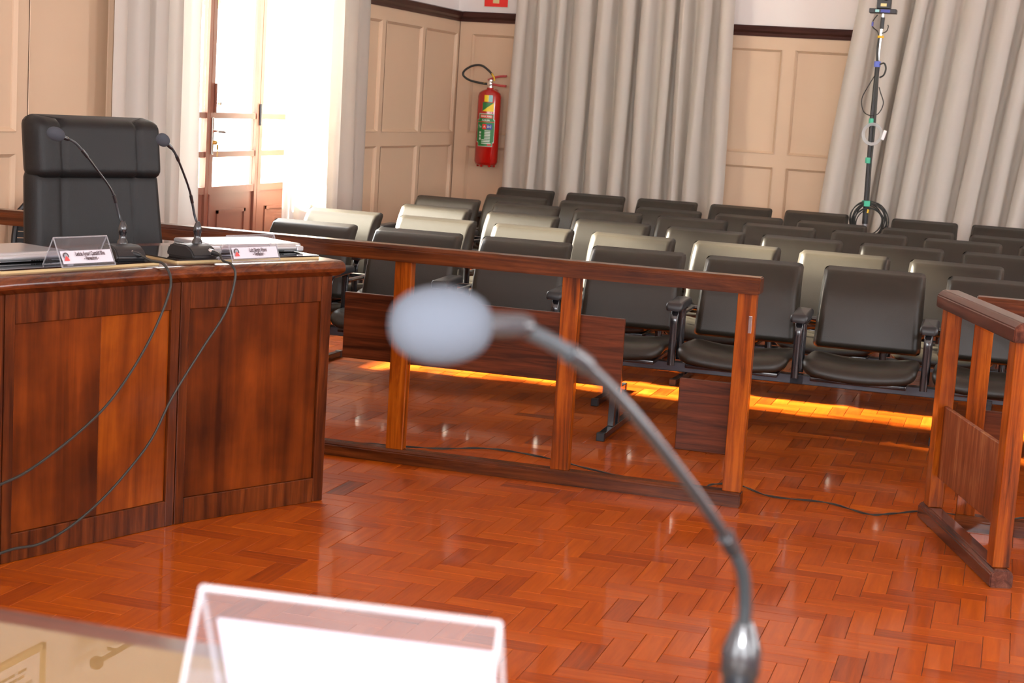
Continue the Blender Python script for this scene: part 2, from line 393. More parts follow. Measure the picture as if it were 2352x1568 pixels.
# walls with openings
def wall_with_holes(name, axis, pos, out, lo, hi, holes, mat, z1=ZC):
    """axis 'x': wall lies in plane x=pos, spans y lo..hi; holes (a0,a1,z0,z1)."""
    bm = BM(); cuts = sorted(holes); cur = lo
    def add(a0, a1, z0, zz):
        if a1-a0 < 1e-4 or zz-z0 < 1e-4: return
        if axis == 'x': box(bm, min(pos, pos+out), max(pos, pos+out), a0, a1, z0, zz)
        else: box(bm, a0, a1, min(pos, pos+out), max(pos, pos+out), z0, zz)
    for a0, a1, z0, zz in cuts:
        add(cur, a0, 0, z1); add(a0, a1, 0, z0); add(a0, a1, zz, z1); cur = a1
    add(cur, hi, 0, z1)
    return struct(name, bm, mat)
DY0, DY1, DZ1 = 8.20, 10.12, 3.42                      # the glazed door
wall_w = wall_with_holes('wall_left', 'x', XW, -WT, YS, YN, [(DY0, DY1, 0, DZ1)], M['white_wall'])
wall_n = wall_with_holes('wall_back', 'y', YN, WT, XW-WT, XE+WT, [], M['white_wall'])
EW = [(-1.6, 0.2, 0.9, 3.3), (3.0, 4.8, 0.9, 3.3), (8.2, 10.0, 0.9, 3.3)]  # unseen window openings, added to let sky fill in from the right
wall_e = wall_with_holes('wall_right', 'x', XE, WT, YS, YN, EW, M['white_wall'])
SW = [(-3.2, -1.2, 0.9, 3.3), (1.0, 3.0, 0.9, 3.3)]  # more unseen openings behind the camera, added for soft sky fill
wall_s = wall_with_holes('wall_front', 'y', YS, -WT, XW-WT, XE+WT, SW, M['white_wall'])
bm = BM(); box(bm, XW-WT, XE+WT, YS-WT, YN+WT, ZC, ZC+0.2); struct('ceiling', bm, M['ceiling'])
portal((XW-WT+0.02, (DY0+DY1)/2, DZ1/2), DY1-DY0, DZ1, (1, 0, 0))
for i, (a0, a1, z0, z1) in enumerate(EW):
    portal((XE+WT-0.02, (a0+a1)/2, (z0+z1)/2), a1-a0, z1-z0, (-1, 0, 0))
    bm = BM(); 
    for yy in (a0, (a0+a1)/2-0.025, a1-0.05): box(bm, XE+0.1, XE+0.15, yy, yy+0.05, z0, z1)
    for zz in (z0, 2.0, z1-0.05): box(bm, XE+0.1, XE+0.15, a0, a1, zz, zz+0.05)
    struct('window_%d' % (i+1), bm, M['door_paint'])
for i, (a0, a1, z0, z1) in enumerate(SW):
    portal(((a0+a1)/2, YS-WT+0.02, (z0+z1)/2), a1-a0, z1-z0, (0, 1, 0))
    bm = BM()
    for xx in (a0, (a0+a1)/2-0.025, a1-0.05): box(bm, xx, xx+0.05, YS-0.15, YS-0.1, z0, z1)
    for zz in (z0, 2.0, z1-0.05): box(bm, a0, a1, YS-0.15, YS-0.1, zz, zz+0.05)
    struct('window_%d' % (i+4), bm, M['door_paint'])

# panelled wainscot: boards, recessed panels with moulded edges, dark cap
PZ = [(0.16, 1.07), (1.165, 1.955)]                    # lower and upper panel openings
def wainscot(wall, P, edges, mcap, cap=True):
    """P(s, d, z) maps run coordinate s, distance d out from the wall and height to the room. edges: list of (s0,s1) panel openings."""
    def pbox(bm, s0, s1, d0, d1, z0, z1):
        vs = [P(s, d, z) for z in (z0, z1) for s, d in ((s0, d0), (s1, d0), (s1, d1), (s0, d1))]
        vv = [bm.verts.new(v) for v in vs]
        for f in ((0, 1, 2, 3), (7, 6, 5, 4), (0, 4, 5, 1), (1, 5, 6, 2), (2, 6, 7, 3), (3, 7, 4, 0)): bm.faces.new([vv[i] for i in f])
    T = 0.022
    run0, run1 = edges[0], edges[-1]; ops = edges[1:-1]
    def add(name, s0, s1, d1, z0, z1, d0=0.001, mat=M['tan']):
        bm = BM(); pbox(bm, s0, s1, d0, d1, z0, z1); return obj(name, bm, mat, wall)
    add('rail_board', run0, run1, T, 1.955, 2.045); add('rail_board', run0, run1, T, 1.07, 1.165); add('rail_board', run0, run1, T+0.008, 0.0, 0.16)
    cur = run0
    for s0, s1 in ops+[(run1, run1)]:
        if s0-cur > 0.004:
            for z0, z1 in PZ: add('stile', cur, s0, T, z0, z1)
        cur = s1
    for s0, s1 in ops:
        for z0, z1 in PZ:
            p = add('panel', s0, s1, 0.006, z0, z1)
            bm = BM(); r = 0.02                          # quarter-round moulding as a bevelled picture frame
            prof = [(0, T+0.004), (0.004, T+0.006), (0.012, T-0.004), (0.018, 0.012), (r, 0.006)]
            rings = []
            for ins, d in prof:
                rings.append([bm.verts.new(P(s, d, z)) for s, z in ((s0+ins, z0+ins), (s1-ins, z0+ins), (s1-ins, z1-ins), (s0+ins, z1-ins))])
            for a, b in zip(rings, rings[1:]):
                for j in range(4): bm.faces.new((a[j], a[(j+1) % 4], b[(j+1) % 4], b[j]))
            obj('moulding', bm, M['tan'], p)
    if cap:
        bm = BM()
        prof = [(0.001, 2.045), (0.030, 2.045), (0.034, 2.07), (0.052, 2.085), (0.058, 2.118), (0.050, 2.125), (0.001, 2.125)]
        a = [bm.verts.new(P(run0, d, z)) for d, z in prof]; b = [bm.verts.new(P(run1, d, z)) for d, z in prof]
        for j in range(len(prof)): bm.faces.new((a[j], a[(j+1) % len(prof)], b[(j+1) % len(prof)], b[j]))
        bm.faces.new(a[::-1]); bm.faces.new(b)
        o = obj('cap_moulding', bm, mcap, wall); o['label'] = 'dark brown wooden cap moulding'
M['trimwoodY'] = wood('dark_trim_wood_y', hexc(48, 26, 22), hexc(66, 38, 32), hexc(80, 50, 42), 'Y', 0.35, 0.3)
def even(lo, hi, n, st=0.08):
    wd = (hi-lo-(n+1)*st)/n
    return [lo]+[(lo+st+i*(wd+st), lo+st+i*(wd+st)+wd) for i in range(n)]+[hi]
Pw = lambda s, d, z: (XW+d, s, z)
Pn = lambda s, d, z: (s, YN-d, z)
wainscot(wall_w, Pw, [10.22, (10.36, 11.19), (11.27, 12.025), (12.095, 12.83), 12.9], M['trimwoodY'])
wainscot(wall_w, Pw, [4.0, (4.1, 4.9), (5.0, 5.8), (5.9, 6.70), (6.79, 7.53), (7.63, 8.0), 8.1], M['trimwoodY'])
wainscot(wall_n, Pn, [XW+0.03, (-4.275, -3.50), (-3.41, -2.68), (-2.59, -1.80), (-1.705, -0.93), (-0.84, -0.07), (0.02, 0.79), (0.88, 1.65), (1.74, 2.51), (2.60, 3.37), (3.46, 4.23), (4.32, 4.90), 4.99], M['trimwood'])

# glazed metal door of folding leaves
door = bpy.data.objects.new('door_1', None); COL.objects.link(door); door.location = (-4.50, 0, 0); door['kind'] = 'structure'
def dbox(bm, y0, y1, z0, z1, t=0.04, x=0.0, bev=0.0): return box(bm, x-t/2, x+t/2, y0, y1, z0, z1, bev)
bm = BM(); dbox(bm, DY0, DY0+0.03, 0, DZ1, 0.08); dbox(bm, DY1-0.03, DY1, 0, DZ1, 0.08); dbox(bm, DY0, DY1, DZ1-0.04, DZ1, 0.08); dbox(bm, DY0, DY1, 2.62, 2.68, 0.08)
obj('door_frame', bm, M['door_paint'], door)
LV = [DY0+0.03, 8.80, 9.455, DY1-0.03]
for i in range(3):
    y0, y1 = LV[i]+0.003, LV[i+1]-0.003; sw = 0.045
    lf = BM(); 
    dbox(lf, y0, y0+sw, 0.01, 2.615); dbox(lf, y1-sw*0.8, y1, 0.01, 2.615); dbox(lf, y0, y1, 0.01, 0.05); dbox(lf, y0, y1, 2.57, 2.615)
    for z in (1.03, 1.255): dbox(lf, y0+sw, y1-sw*0.8, z-0.017, z+0.017, 0.03)
    dbox(lf, y0+sw, y1-sw*0.8, 0.80, 0.842, 0.035)
    leaf = obj('door_leaf', lf, M['door_paint'], door)
    pn = BM(); dbox(pn, y0+sw, y1-sw*0.8, 0.05, 0.80, 0.008); obj('kick_panel', pn, M['door_paint'], leaf)
    q = BM(); a0, a1, b0, b1 = y0+0.14, y1-0.13, 0.14, 0.70
    for (c0, c1, e0, e1) in ((a0, a1, b1-0.02, b1), (a0, a1, b0, b0+0.02), (a0, a0+0.02, b0, b1), (a1-0.02, a1, b0, b1)): dbox(q, c0, c1, e0, e1, 0.014, 0.006)
    obj('panel_bead', q, M['door_paint'], leaf)
    for z0, z1 in ((0.842, 1.013), (1.047, 1.238), (1.272, 2.57)):
        g = BM(); dbox(g, y0+sw, y1-sw*0.8, z0, z1, 0.004); obj('pane', g, M['glass'], leaf)
    if i == 1:
        h = BM(); box(h, 0.022, 0.030, y0+0.012, y0+0.034, 1.03, 1.245, 0.004); plate = obj('handle_plate', h, M['chrome'], leaf)
        h = BM(); tube(h, [(0.03, y0+0.023, 1.165), (0.062, y0+0.023, 1.165), (0.064, y0+0.04, 1.165), (0.064, y0+0.10, 1.162)], 0.008, 8); obj('lever', h, M['chrome'], leaf, True)
        h = BM(); lathe(h, [(0.013, 0), (0.013, 0.012), (0.009, 0.02)], 14, frame2((0.03, y0+0.03, 1.10), (0, 1, 0), (0, 0, 1))); obj('lock_cylinder', h, M['brass'], leaf, True)
        h = BM(); box(h, 0.052, 0.055, y0+0.02, y0+0.044, 1.06, 1.09, 0.006); box(h, 0.052, 0.055, y0+0.029, y0+0.036, 1.02, 1.065); obj('key', h, M['brass'], leaf)
        h = BM(); box(h, 0.02, 0.035, y0+0.035, y0+0.047, 1.27, 1.44, 0.003); obj('slide_bolt', h, M['door_paint'], leaf)
        h = BM(); lathe(h, [(0.010, 0), (0.013, 0.004), (0.010, 0.02)], 12, frame2((0.035, y0+0.055, 1.325), (0, 1, 0), (0, 0, 1))); obj('bolt_knob', h, M['chrome'], leaf, True)
        h = BM(); tube(h, [(0.024, y0+0.01, 0.60), (0.024, y0+0.01, 0.80)], 0.006, 8); box(h, 0.018, 0.03, y0-0.004, y0+0.024, 0.585, 0.605); obj('floor_bolt', h, M['door_paint'], leaf)
    if i == 2:
        h = BM(); tube(h, [(0.024, y0-0.003, 1.20), (0.024, y0-0.003, 1.33)], 0.011, 10); obj('hinge', h, M['black_metal'], leaf, True)
for i in range(3):
    g = BM(); y0, y1 = DY0+0.03+(DY1-DY0-0.06)*i/3, DY0+0.03+(DY1-DY0-0.06)*(i+1)/3
    dbox(g, y0, y1, 2.68, DZ1-0.04, 0.004); obj('pane', g, M['glass'], door)

# outside: terrace and one tree seen through the door
bm = BM(); box(bm, -60, XW-WT, -30, 45, -0.25, -0.12); o = struct('ground', bm, M['terrace'])
tr = thing('garden_tree', 'green leafy tree outside the glazed door, top left of the glass', 'tree', (-13.15, 24.4, -0.12))
bm = BM(); tube(bm, [(0, 0, 0), (0.05, 0, 1.2), (0, 0.1, 2.2), (0.1, 0.1, 2.9)], [0.16, 0.13, 0.10, 0.05], 10); obj('trunk', bm, M['bark'], tr, True)
V, F = [], []
for k in range(2600):
    a, b = R.uniform(0, 2*PI), math.acos(R.uniform(-1, 1)); rr = 1.15*R.random()**0.4
    c = Vector((rr*math.sin(b)*math.cos(a), rr*math.sin(b)*math.sin(a), 3.5+0.9*rr*math.cos(b)))
    u = Vector((R.gauss(0, 1), R.gauss(0, 1), R.gauss(0, 1))).normalized(); v = u.orthogonal().normalized(); s = 0.09
    i = len(V); V += [c-u*s, c+v*s*0.5, c+u*s, c-v*s*0.5]; F.append((i, i+1, i+2, i+3))
me = bpy.data.meshes.new('foliage'); me.from_pydata(V, [], F); me.materials.append(M['leaf']); o = link('foliage', me, tr); o['kind'] = 'stuff'

# ------------------------------------------------------------------ curtains
def curtain(name, label, P, s_top, s_bot, ztop, folds, amp, seed, mat, tied=None):
    """P(s, d, z): along the wall, out from the wall. Folds run downwards, widths uneven."""
    rg = random.Random(seed); n = folds*14; nz = 16
    ph = [0.0]; 
    for i in range(folds): ph.append(ph[-1]+(rg.uniform(1.0, 1.9) if i % 2 == 0 else rg.uniform(0.45, 1.0)))
    ph = [p/ph[-1] for p in ph]; am = [rg.uniform(0.5, 1.15) for _ in range(folds+1)]; sk = [rg.uniform(-0.25, 0.25) for _ in range(folds+1)]
    bm = BM(); rows = []
    for iz in range(nz+1):
        t = iz/nz; z = 0.015+(ztop-0.015)*(1-t); row = []      # t 0 top, 1 bottom
        for i in range(n+1):
            u = i/n; f = min(folds-1, max(0, next((q for q in range(folds) if ph[q+1] >= u), folds-1)))
            lu = (u-ph[f])/(ph[f+1]-ph[f]); lu2 = min(1, max(0, lu))
            wv = math.sin(PI*lu2)**0.5 * (1 if f % 2 == 0 else -1) * am[f]
            d = 0.10+amp*wv*(0.75+0.35*t)
            s = (s_top[0]+(s_top[1]-s_top[0])*u)*(1-t)+(s_bot[0]+(s_bot[1]-s_bot[0])*u)*t
            s += 0.012*math.sin(7*t+f*1.7)*am[f]+sk[f]*0.03*math.sin(2*PI*lu2)
            row.append(bm.verts.new(P(s, d, z)))
        rows.append(row)
    for a, b in zip(rows, rows[1:]):
        for i in range(n): bm.faces.new((a[i], a[i+1], b[i+1], b[i]))
    me = bpy.data.meshes.new(name); bm.to_mesh(me); bm.free(); me.materials.append(mat); me.shade_smooth()
    o = link(name, me); return tag(o, label, 'curtain')
Pwc = lambda s, d, z: (XW+0.03+d, s, z)
Pnc = lambda s, d, z: (s, YN-0.06-d, z)
curtain('curtain', 'grey curtain gathered beside the glazed door, behind the tall black chair', Pwc, (7.34, 8.22), (7.38, 8.25), 3.50, 9, 0.045, 3, M['curtain'])
curtain('curtain', 'sunlit pale curtain between the glazed door and the panelled corner', Pwc, (9.40, 10.63), (9.40, 10.70), 3.50, 11, 0.055, 5, M['curtain_thin'])
curtain('curtain', 'wide grey pleated curtain right of the red fire extinguisher', Pnc, (-3.86, -2.16), (-3.92, -2.15), 3.50, 21, 0.085, 8, M['curtain'])
curtain('curtain', 'grey curtain swept aside at the right, behind the cable-wrapped pole', Pnc, (-1.16, 1.3), (-1.47, 0.9), 3.50, 25, 0.09, 12, M['curtain'])

def curtain_rod(label, p0, p1, wall_dir):
    p0, p1 = Vector(p0), Vector(p1); d = (p1-p0).normalized()
    t = thing('curtain_rod', label, 'curtain rod', tuple((p0+p1)/2)); c = (p0+p1)/2
    bm = BM(); tube(bm, [p0-c, p1-c], 0.014, 12); obj('rod', bm, M['trimwood'], t, True)
    for p in (p0, p1):
        bm = BM(); bmesh.ops.create_uvsphere(bm, u_segments=16, v_segments=10, radius=0.036, matrix=Matrix.Translation(p-c)); obj('finial', bm, M['trimwood'], t, True, 180)
    for k in (0.06, 0.5, 0.94):
        q = p0+(p1-p0)*k-c; bm = BM(); tube(bm, [q, q+Vector(wall_dir)], 0.010, 8); obj('bracket', bm, M['trimwood'], t, True)
curtain_rod('dark curtain rod above the glazed door, mirrored in the near desk pad', (XW+0.13, 7.36, 3.545), (XW+0.13, 10.95, 3.545), (-0.129, 0, 0))
curtain_rod('dark curtain rod over the wide curtain beside the fire extinguisher', (-3.98, YN-0.16, 3.545), (-2.05, YN-0.16, 3.545), (0, 0.159, 0))
curtain_rod('dark curtain rod over the right curtain behind the pole', (-1.30, YN-0.16, 3.545), (1.45, YN-0.16, 3.545), (0, 0.159, 0))
pf = thing('framed_print', 'framed print high on the left wall, mirrored in the near desk pad', 'picture', (XW+0.001, 6.55, 3.36))
bm = BM()
for (y0, y1, z0, z1) in ((-0.5, 0.5, 0, 0.03), (-0.5, 0.5, 0.72, 0.75), (-0.5, -0.47, 0, 0.75), (0.47, 0.5, 0, 0.75)): box(bm, 0, 0.025, y0, y1, z0, z1)
obj('frame', bm, M['cork'], pf)
bm = BM(); box(bm, 0, 0.010, -0.47, 0.47, 0.03, 0.72); obj('mount', bm, M['paper'], pf)
bm = BM(); box(bm, 0.0102, 0.012, -0.40, 0.40, 0.16, 0.67); obj('print', bm, M['crest_grey'], pf)
for k, z in enumerate((0.115, 0.085)):
    for j in range(9):
        y = -0.36+j*0.08; bm = BM(); box(bm, 0.0102, 0.0115, y, y+0.05+0.02*((j+k) % 2), z, z+0.014); obj('text_line', bm, M['ink'], pf)

# ------------------------------------------------------------------ wooden rail, left
def chamfer_profile(w, h, c): return [(-w/2, 0), (w/2, 0), (w/2, h-c), (w/2-c, h), (-w/2+c, h), (-w/2, h-c)]
RY = 6.135
rail = thing('wooden_rail', 'long polished wooden rail with posts between the desk and the seats', 'railing', (-2.6, RY, 0))
def rel(bm, o): bmesh.ops.translate(bm, vec=-Vector(o.location), verts=bm.verts[:]); return bm
def railing_bar(par, p0, p1, w, h, z, c, name, mat):
    bm = BM(); extrude_profile(bm, [(o, z+zz) for o, zz in chamfer_profile(w, h, c)], [p0, p1])
    bmesh.ops.bevel(bm, geom=bm.edges[:], offset=0.004, segments=2, affect='EDGES', clamp_overlap=True)
    bmesh.ops.transform(bm, matrix=par.matrix_world.inverted() if False else Matrix.Identity(4), verts=bm.verts[:])
    return obj(name, rel(bm, par), mat, par)
railing_bar(rail, (-4.36, RY), (-0.862, RY), 0.10, 0.062, 0.802, 0.014, 'top_rail', M['railX'])
railing_bar(rail, (-4.36, RY), (-0.872, RY), 0.075, 0.055, 0.0, 0.010, 'bottom_rail', M['railX'])
for x in (-4.30, -3.66, -2.98, -2.258, -1.579, -0.909):
    bm = BM(); box(bm, x-0.035, x+0.035, RY-0.024, RY+0.024, 0.055, 0.802, 0.003)
    pst = obj('post', rel(bm, rail), M['railZ'], rail)
    if x > -1:
        bm = BM(); box(bm, x+0.012, x+0.026, RY-0.0265, RY-0.0235, 0.655, 0.72, 0.003); q = obj('strike_plate', rel(bm, rail), M['chrome'], pst)
for x0, x1, z0, z1 in ((-2.517, -1.372, 0.391, 0.656), (-1.145, -0.925, 0.181, 0.455)):
    bm = BM(); box(bm, x0, x1, RY+0.025, RY+0.045, z0, z1, 0.003); obj('board', rel(bm, rail), M['board'], rail)

# return section at the opening and the rail going on to the right
P0, P1 = Vector((-0.239, 6.339)), Vector((0.032, 5.48)); dv = (P1-P0).normalized(); nv = Vector((-dv.y, dv.x))
def ret_pt(s, o): q = P0+dv*s+nv*o; return (q.x, q.y)
ang = math.atan2(dv.y, dv.x)
gate = thing('wooden_rail', 'short worn wooden rail section angled out at the opening, right edge', 'railing', (P0.x, P0.y, 0), ang)
def lbar(par, s0, s1, o, w, h, z, c, name, mat):
    bm = BM(); extrude_profile(bm, [(k, z+zz) for k, zz in chamfer_profile(w, h, c)], [(s0, o), (s1, o)])
    bmesh.ops.bevel(bm, geom=bm.edges[:], offset=0.004, segments=2, affect='EDGES', clamp_overlap=True)
    return obj(name, bm, mat, par)
M['railL'] = wood('rail_wood_worn', hexc(58, 28, 18), hexc(88, 46, 32), hexc(120, 74, 56), 'X', 0.22, 0.8)
lbar(gate, 0.0, 0.93, 0.045, 0.10, 0.065, 0.795, 0.020, 'top_rail', M['railL'])
lbar(gate, 0.0, 0.93, 0.038, 0.075, 0.060, 0.0, 0.014, 'bottom_rail', M['railL'])
for s in (0.065, 0.87):
    bm = BM(); box(bm, s-0.034, s+0.034, 0.012, 0.068, 0.06, 0.795, 0.003); obj('post', bm, M['railZ'], gate)
bm = BM(); box(bm, 0.099, 0.836, 0.034, 0.050, 0.175, 0.442, 0.003); o = obj('board', bm, M['worn'], gate); o['label'] = 'worn scratched board'
rr = thing('wooden_rail', 'wooden rail continuing right behind the angled section, right edge', 'railing', (0.8, 6.235, 0))
RR = 6.235
railing_bar(rr, (-0.10, RR), (2.6, RR), 0.09, 0.058, 0.80, 0.014, 'top_rail', M['railX'])
railing_bar(rr, (-0.10, RR), (2.6, RR), 0.085, 0.055, 0.0, 0.016, 'bottom_rail', M['railX'])
for x in (-0.064, 0.56, 1.24, 1.92, 2.55):
    bm = BM(); box(bm, x-0.034, x+0.034, RR-0.024, RR+0.024, 0.055, 0.80, 0.003); obj('post', rel(bm, rr), M['railZ'], rr)
for x0, x1, z0, z1 in ((-0.09, 0.082, 0.187, 0.44), (0.30, 1.6, 0.39, 0.65)):
    bm = BM(); box(bm, x0, x1, RR+0.025, RR+0.045, z0, z1, 0.003); obj('board', rel(bm, rr), M['board'], rr)

# ------------------------------------------------------------------ beam seating
SP, BW = 0.537, 0.458
def quarter(r, n, d0, d1):
    """insets and depths of a rounded rim rising from d0 to d1 with radius r"""
    out = []
    for i in range(n+1):
        a = PI/2*i/n; out.append((r*(1-math.sin(a)), d0+(d1-d0)*(1-math.cos(a))))
    return out
def grid_pad(w, h, nx, nz, th, fn, edge=0.05):
    """closed pad with a dense front grid so seams and bulges show"""
    bm = BM(); fr, bk_ = [], []
    for j in range(nz+1):
        r1, r2 = [], []
        for i in range(nx+1):
            u = -w/2+w*i/nx; v = -h/2+h*j/nz
            eu = max(0, (abs(u)-(w/2-edge))/edge); ev = max(0, (abs(v)-(h/2-edge))/edge)
            e = min(1, math.hypot(eu, ev)); k = math.sqrt(max(0, 1-e*e))
            # pull corners in to a rounded rectangle
            uu, vv = u, v
            if math.hypot(eu, ev) > 1:
                q = 1/math.hypot(eu, ev); uu = math.copysign(w/2-edge+edge*eu*q, u); vv = math.copysign(h/2-edge+edge*ev*q, v)
            r1.append(bm.verts.new(fn(uu, vv, th*(0.35+0.65*k)))); r2.append(bm.verts.new(fn(uu, vv, th*0.35*(1-k))))
        fr.append(r1); bk_.append(r2)
    for j in range(nz):
        for i in range(nx):
            bm.faces.new((fr[j][i], fr[j][i+1], fr[j+1][i+1], fr[j+1][i])); bm.faces.new((bk_[j][i], bk_[j+1][i], bk_[j+1][i+1], bk_[j][i+1]))
    for i in range(nx):
        bm.faces.new((fr[0][i], bk_[0][i], bk_[0][i+1], fr[0][i+1])); bm.faces.new((fr[nz][i], fr[nz][i+1], bk_[nz][i+1], bk_[nz][i]))
    for j in range(nz):
        bm.faces.new((fr[j][0], fr[j+1][0], bk_[j+1][0], bk_[j][0])); bm.faces.new((fr[j][nx], bk_[j][nx], bk_[j+1][nx], fr[j+1][nx]))
    bmesh.ops.remove_doubles(bm, verts=bm.verts[:], dist=0.0004)
    return bm
def back_fn(u, v, d):
    # u across, v up (0 = middle), d forward (0 back face .. 0.055 front)
    tv = min(1, max(0, v/0.352+0.5)); z = 0.6305+v
    y = -d-(0.014*math.sin(PI*tv) if d > 0.025 else 0)+(z-0.805)*0.30     # slight bulge, leaning back
    y += 0.045*max(0, (tv-0.62)/0.38)**2*(1 if d > 0.015 else 0.35)-0.012  # the padding rolls back at the top
    return (u*(1.02-0.05*tv), y, z)
bm = grid_pad(BW, 0.352, 22, 20, 0.058, back_fn, 0.020)
ME_back = mesh_of('backrest', bm, M['vinyl'], True, 180)
def seat_fn(u, v, d):
    # u across, v: -front .. +back, d up
    w, dp = 0.47, 0.44
    side = (2*u/w)**2
    fr = max(0, (-v-0.08)/(dp/2-0.08))
    z = 0.372+d+0.024*side-0.030*fr**2+0.018*max(0, v/(dp/2))**2*0-0.012*(v/(dp/2))
    return (u, v, z)
lay = [(0.05, 0.012), (0.018, 0.006), (0.006, 0.008), (0.0, 0.020), (0.0, 0.034), (0.006, 0.046), (0.018, 0.055), (0.045, 0.060), (0.09, 0.060), (0.15, 0.057), (0.19, 0.055)]
bm = BM(); cushion(bm, 0.475, 0.44, 0.06, lay, seat_fn, k=5, seg=8)
ME_seat = mesh_of('seat', bm, M['vinyl'], True, 180)
bm = BM()
arm_path = [(0, -0.455, 0.352), (0, -0.455, 0.53)]+[(0, -0.405-0.05*math.cos(a), 0.545+0.055*math.sin(a)) for a in [PI/2*i/6 for i in range(0, 7)]]+[(0, -0.33, 0.602), (0, -0.285, 0.598)]+[(0, -0.275+0.02*math.sin(a), 0.578+0.02*math.cos(a)) for a in [PI/2*i/4 for i in range(0, 5)]]+[(0, -0.255, 0.352)]
tube(bm, arm_path, 0, flat=(0.032, 0.011, (1, 0, 0))); ME_arm = mesh_of('armrest', bm, M['black_metal'], True, 50)
bm = BM(); cushion(bm, 0.074, 0.265, 0.014, [(0.006, 0.0), (0.001, 0.004), (0, 0.012), (0.001, 0.024), (0.006, 0.032), (0.012, 0.034)], lambda u, v, d: (u, v-0.355, 0.600+d-0.010*max(0, (-v-0.09)/0.04)**2), k=4)
ME_pad = mesh_of('arm_pad', bm, M['black_plastic'], True, 60)
bm = BM(); box(bm, -0.07, 5*SP-0.01, -0.355, -0.295, 0.312, 0.352, 0.003); ME_beam = mesh_of('beam', bm, M['beam_metal'])
bm = BM(); box(bm, -0.016, 0.016, -0.555, 0.015, 0.004, 0.034, 0.002); ME_foot = mesh_of('foot', bm, M['black_metal'])
bm = BM(); box(bm, -0.018, 0.018, -0.558, -0.53, 0.0, 0.037, 0.003); ME_cap = mesh_of('foot_cap', bm, M['black_plastic'])
bm = BM(); box(bm, -0.014, 0.014, -0.36, -0.332, 0.034, 0.312, 0.002); box(bm, -0.014, 0.014, -0.262, -0.234, 0.034, 0.33, 0.002); box(bm, -0.014, 0.014, -0.36, -0.234, 0.30, 0.328, 0.002); ME_leg = mesh_of('leg', bm, M['black_metal'])
bm = BM(); box(bm, -0.20, 0.20, -0.50, -0.14, 0.353, 0.372, 0.004)
ME_brk = mesh_of('seat_bracket', bm, M['black_metal'], True, 40)
bm = BM(); tube(bm, [(-0.045, 0.012, 0.56), (5*SP-0.035, 0.012, 0.56)], 0.012, 8)
for i in range(6): tube(bm, [(i*SP-0.0395, -0.255, 0.56), (i*SP-0.0395, 0.012, 0.56)], 0.010, 8)
ME_bar = mesh_of('back_bar', bm, M['black_metal'], True, 40)
def bench(label, x, y, yaw, arms, legs, seats=5):
    t = thing('beam_bench', label, 'bench', (x, y, 0), yaw, 'black beam benches in rows')
    link('beam', ME_beam, t); link('back_bar', ME_bar, t)
    for i in range(seats):
        cx = i*SP+BW/2
        link('seat_bracket', ME_brk, t, (cx, 0, 0)); link('backrest', ME_back, t, (cx, 0, 0)); link('seat', ME_seat, t, (cx, -0.325, 0))
    for i in arms:
        a = link('armrest', ME_arm, t, (i*SP-(SP-BW)/2, 0, 0)); link('arm_pad', ME_pad, a)
    for i in legs:
        s = link('leg', ME_leg, t, (i*SP+BW/2, 0, 0)); link('foot', ME_foot, s); link('foot_cap', ME_cap, s); link('foot_cap', ME_cap, s, (0, 0.548, 0))
rows = [(7.538, -3.482, 0.008), (8.434, -3.693, -0.013), (9.302, -3.472, -0.018), (10.23, -3.717, -0.027), (10.953, -3.474, -0.038), (11.941, -3.702, -0.014)]
names = ['front', 'second', 'third', 'fourth', 'fifth', 'last']
for i, (y, x, dy) in enumerate(rows):
    yaw = math.atan2(dy, SP)
    g = 0.379*SP if i == 5 else 0.0
    bench('black vinyl five-seat beam bench, %s row from the wooden rail, door-side half' % names[i], x, y, yaw, range(6), (0, 3))
    L = 5*SP+g
    bench('black vinyl beam bench, %s row from the wooden rail, half towards the right edge' % names[i], x+L*math.cos(yaw), y+L*math.sin(yaw), yaw, range(6) if i == 5 else range(1, 6), (1, 4))

# ------------------------------------------------------------------ councillors' desk
DT = 0.86
A, B, C_ = Vector((-2.256, 5.402)), Vector((-2.542, 4.835)), Vector((-2.758, 4.177))
D_ = Vector((-2.875, 3.495)); E_ = Vector((-2.89, 2.80))
pathf = [A, B, C_, D_, E_]                       # front line of the desk, far end first
desk = thing('council_desk', 'curved dark mahogany council desk with panelled front and rounded top edge', 'desk', (-2.9, 4.6, 0))
def off(path, o):
    out = []
    for i, p in enumerate(path):
        d0 = (p-path[i-1]).normalized() if i else None; d1 = (path[i+1]-p).normalized() if i < len(path)-1 else None
        if d0 is None: d0 = d1
        if d1 is None: d1 = d0
        n0 = Vector((d0.y, -d0.x)); n1 = Vector((d1.y, -d1.x)); m = (n0+n1).normalized(); m = m/m.dot(n0); out.append(p+m*o)
    return out
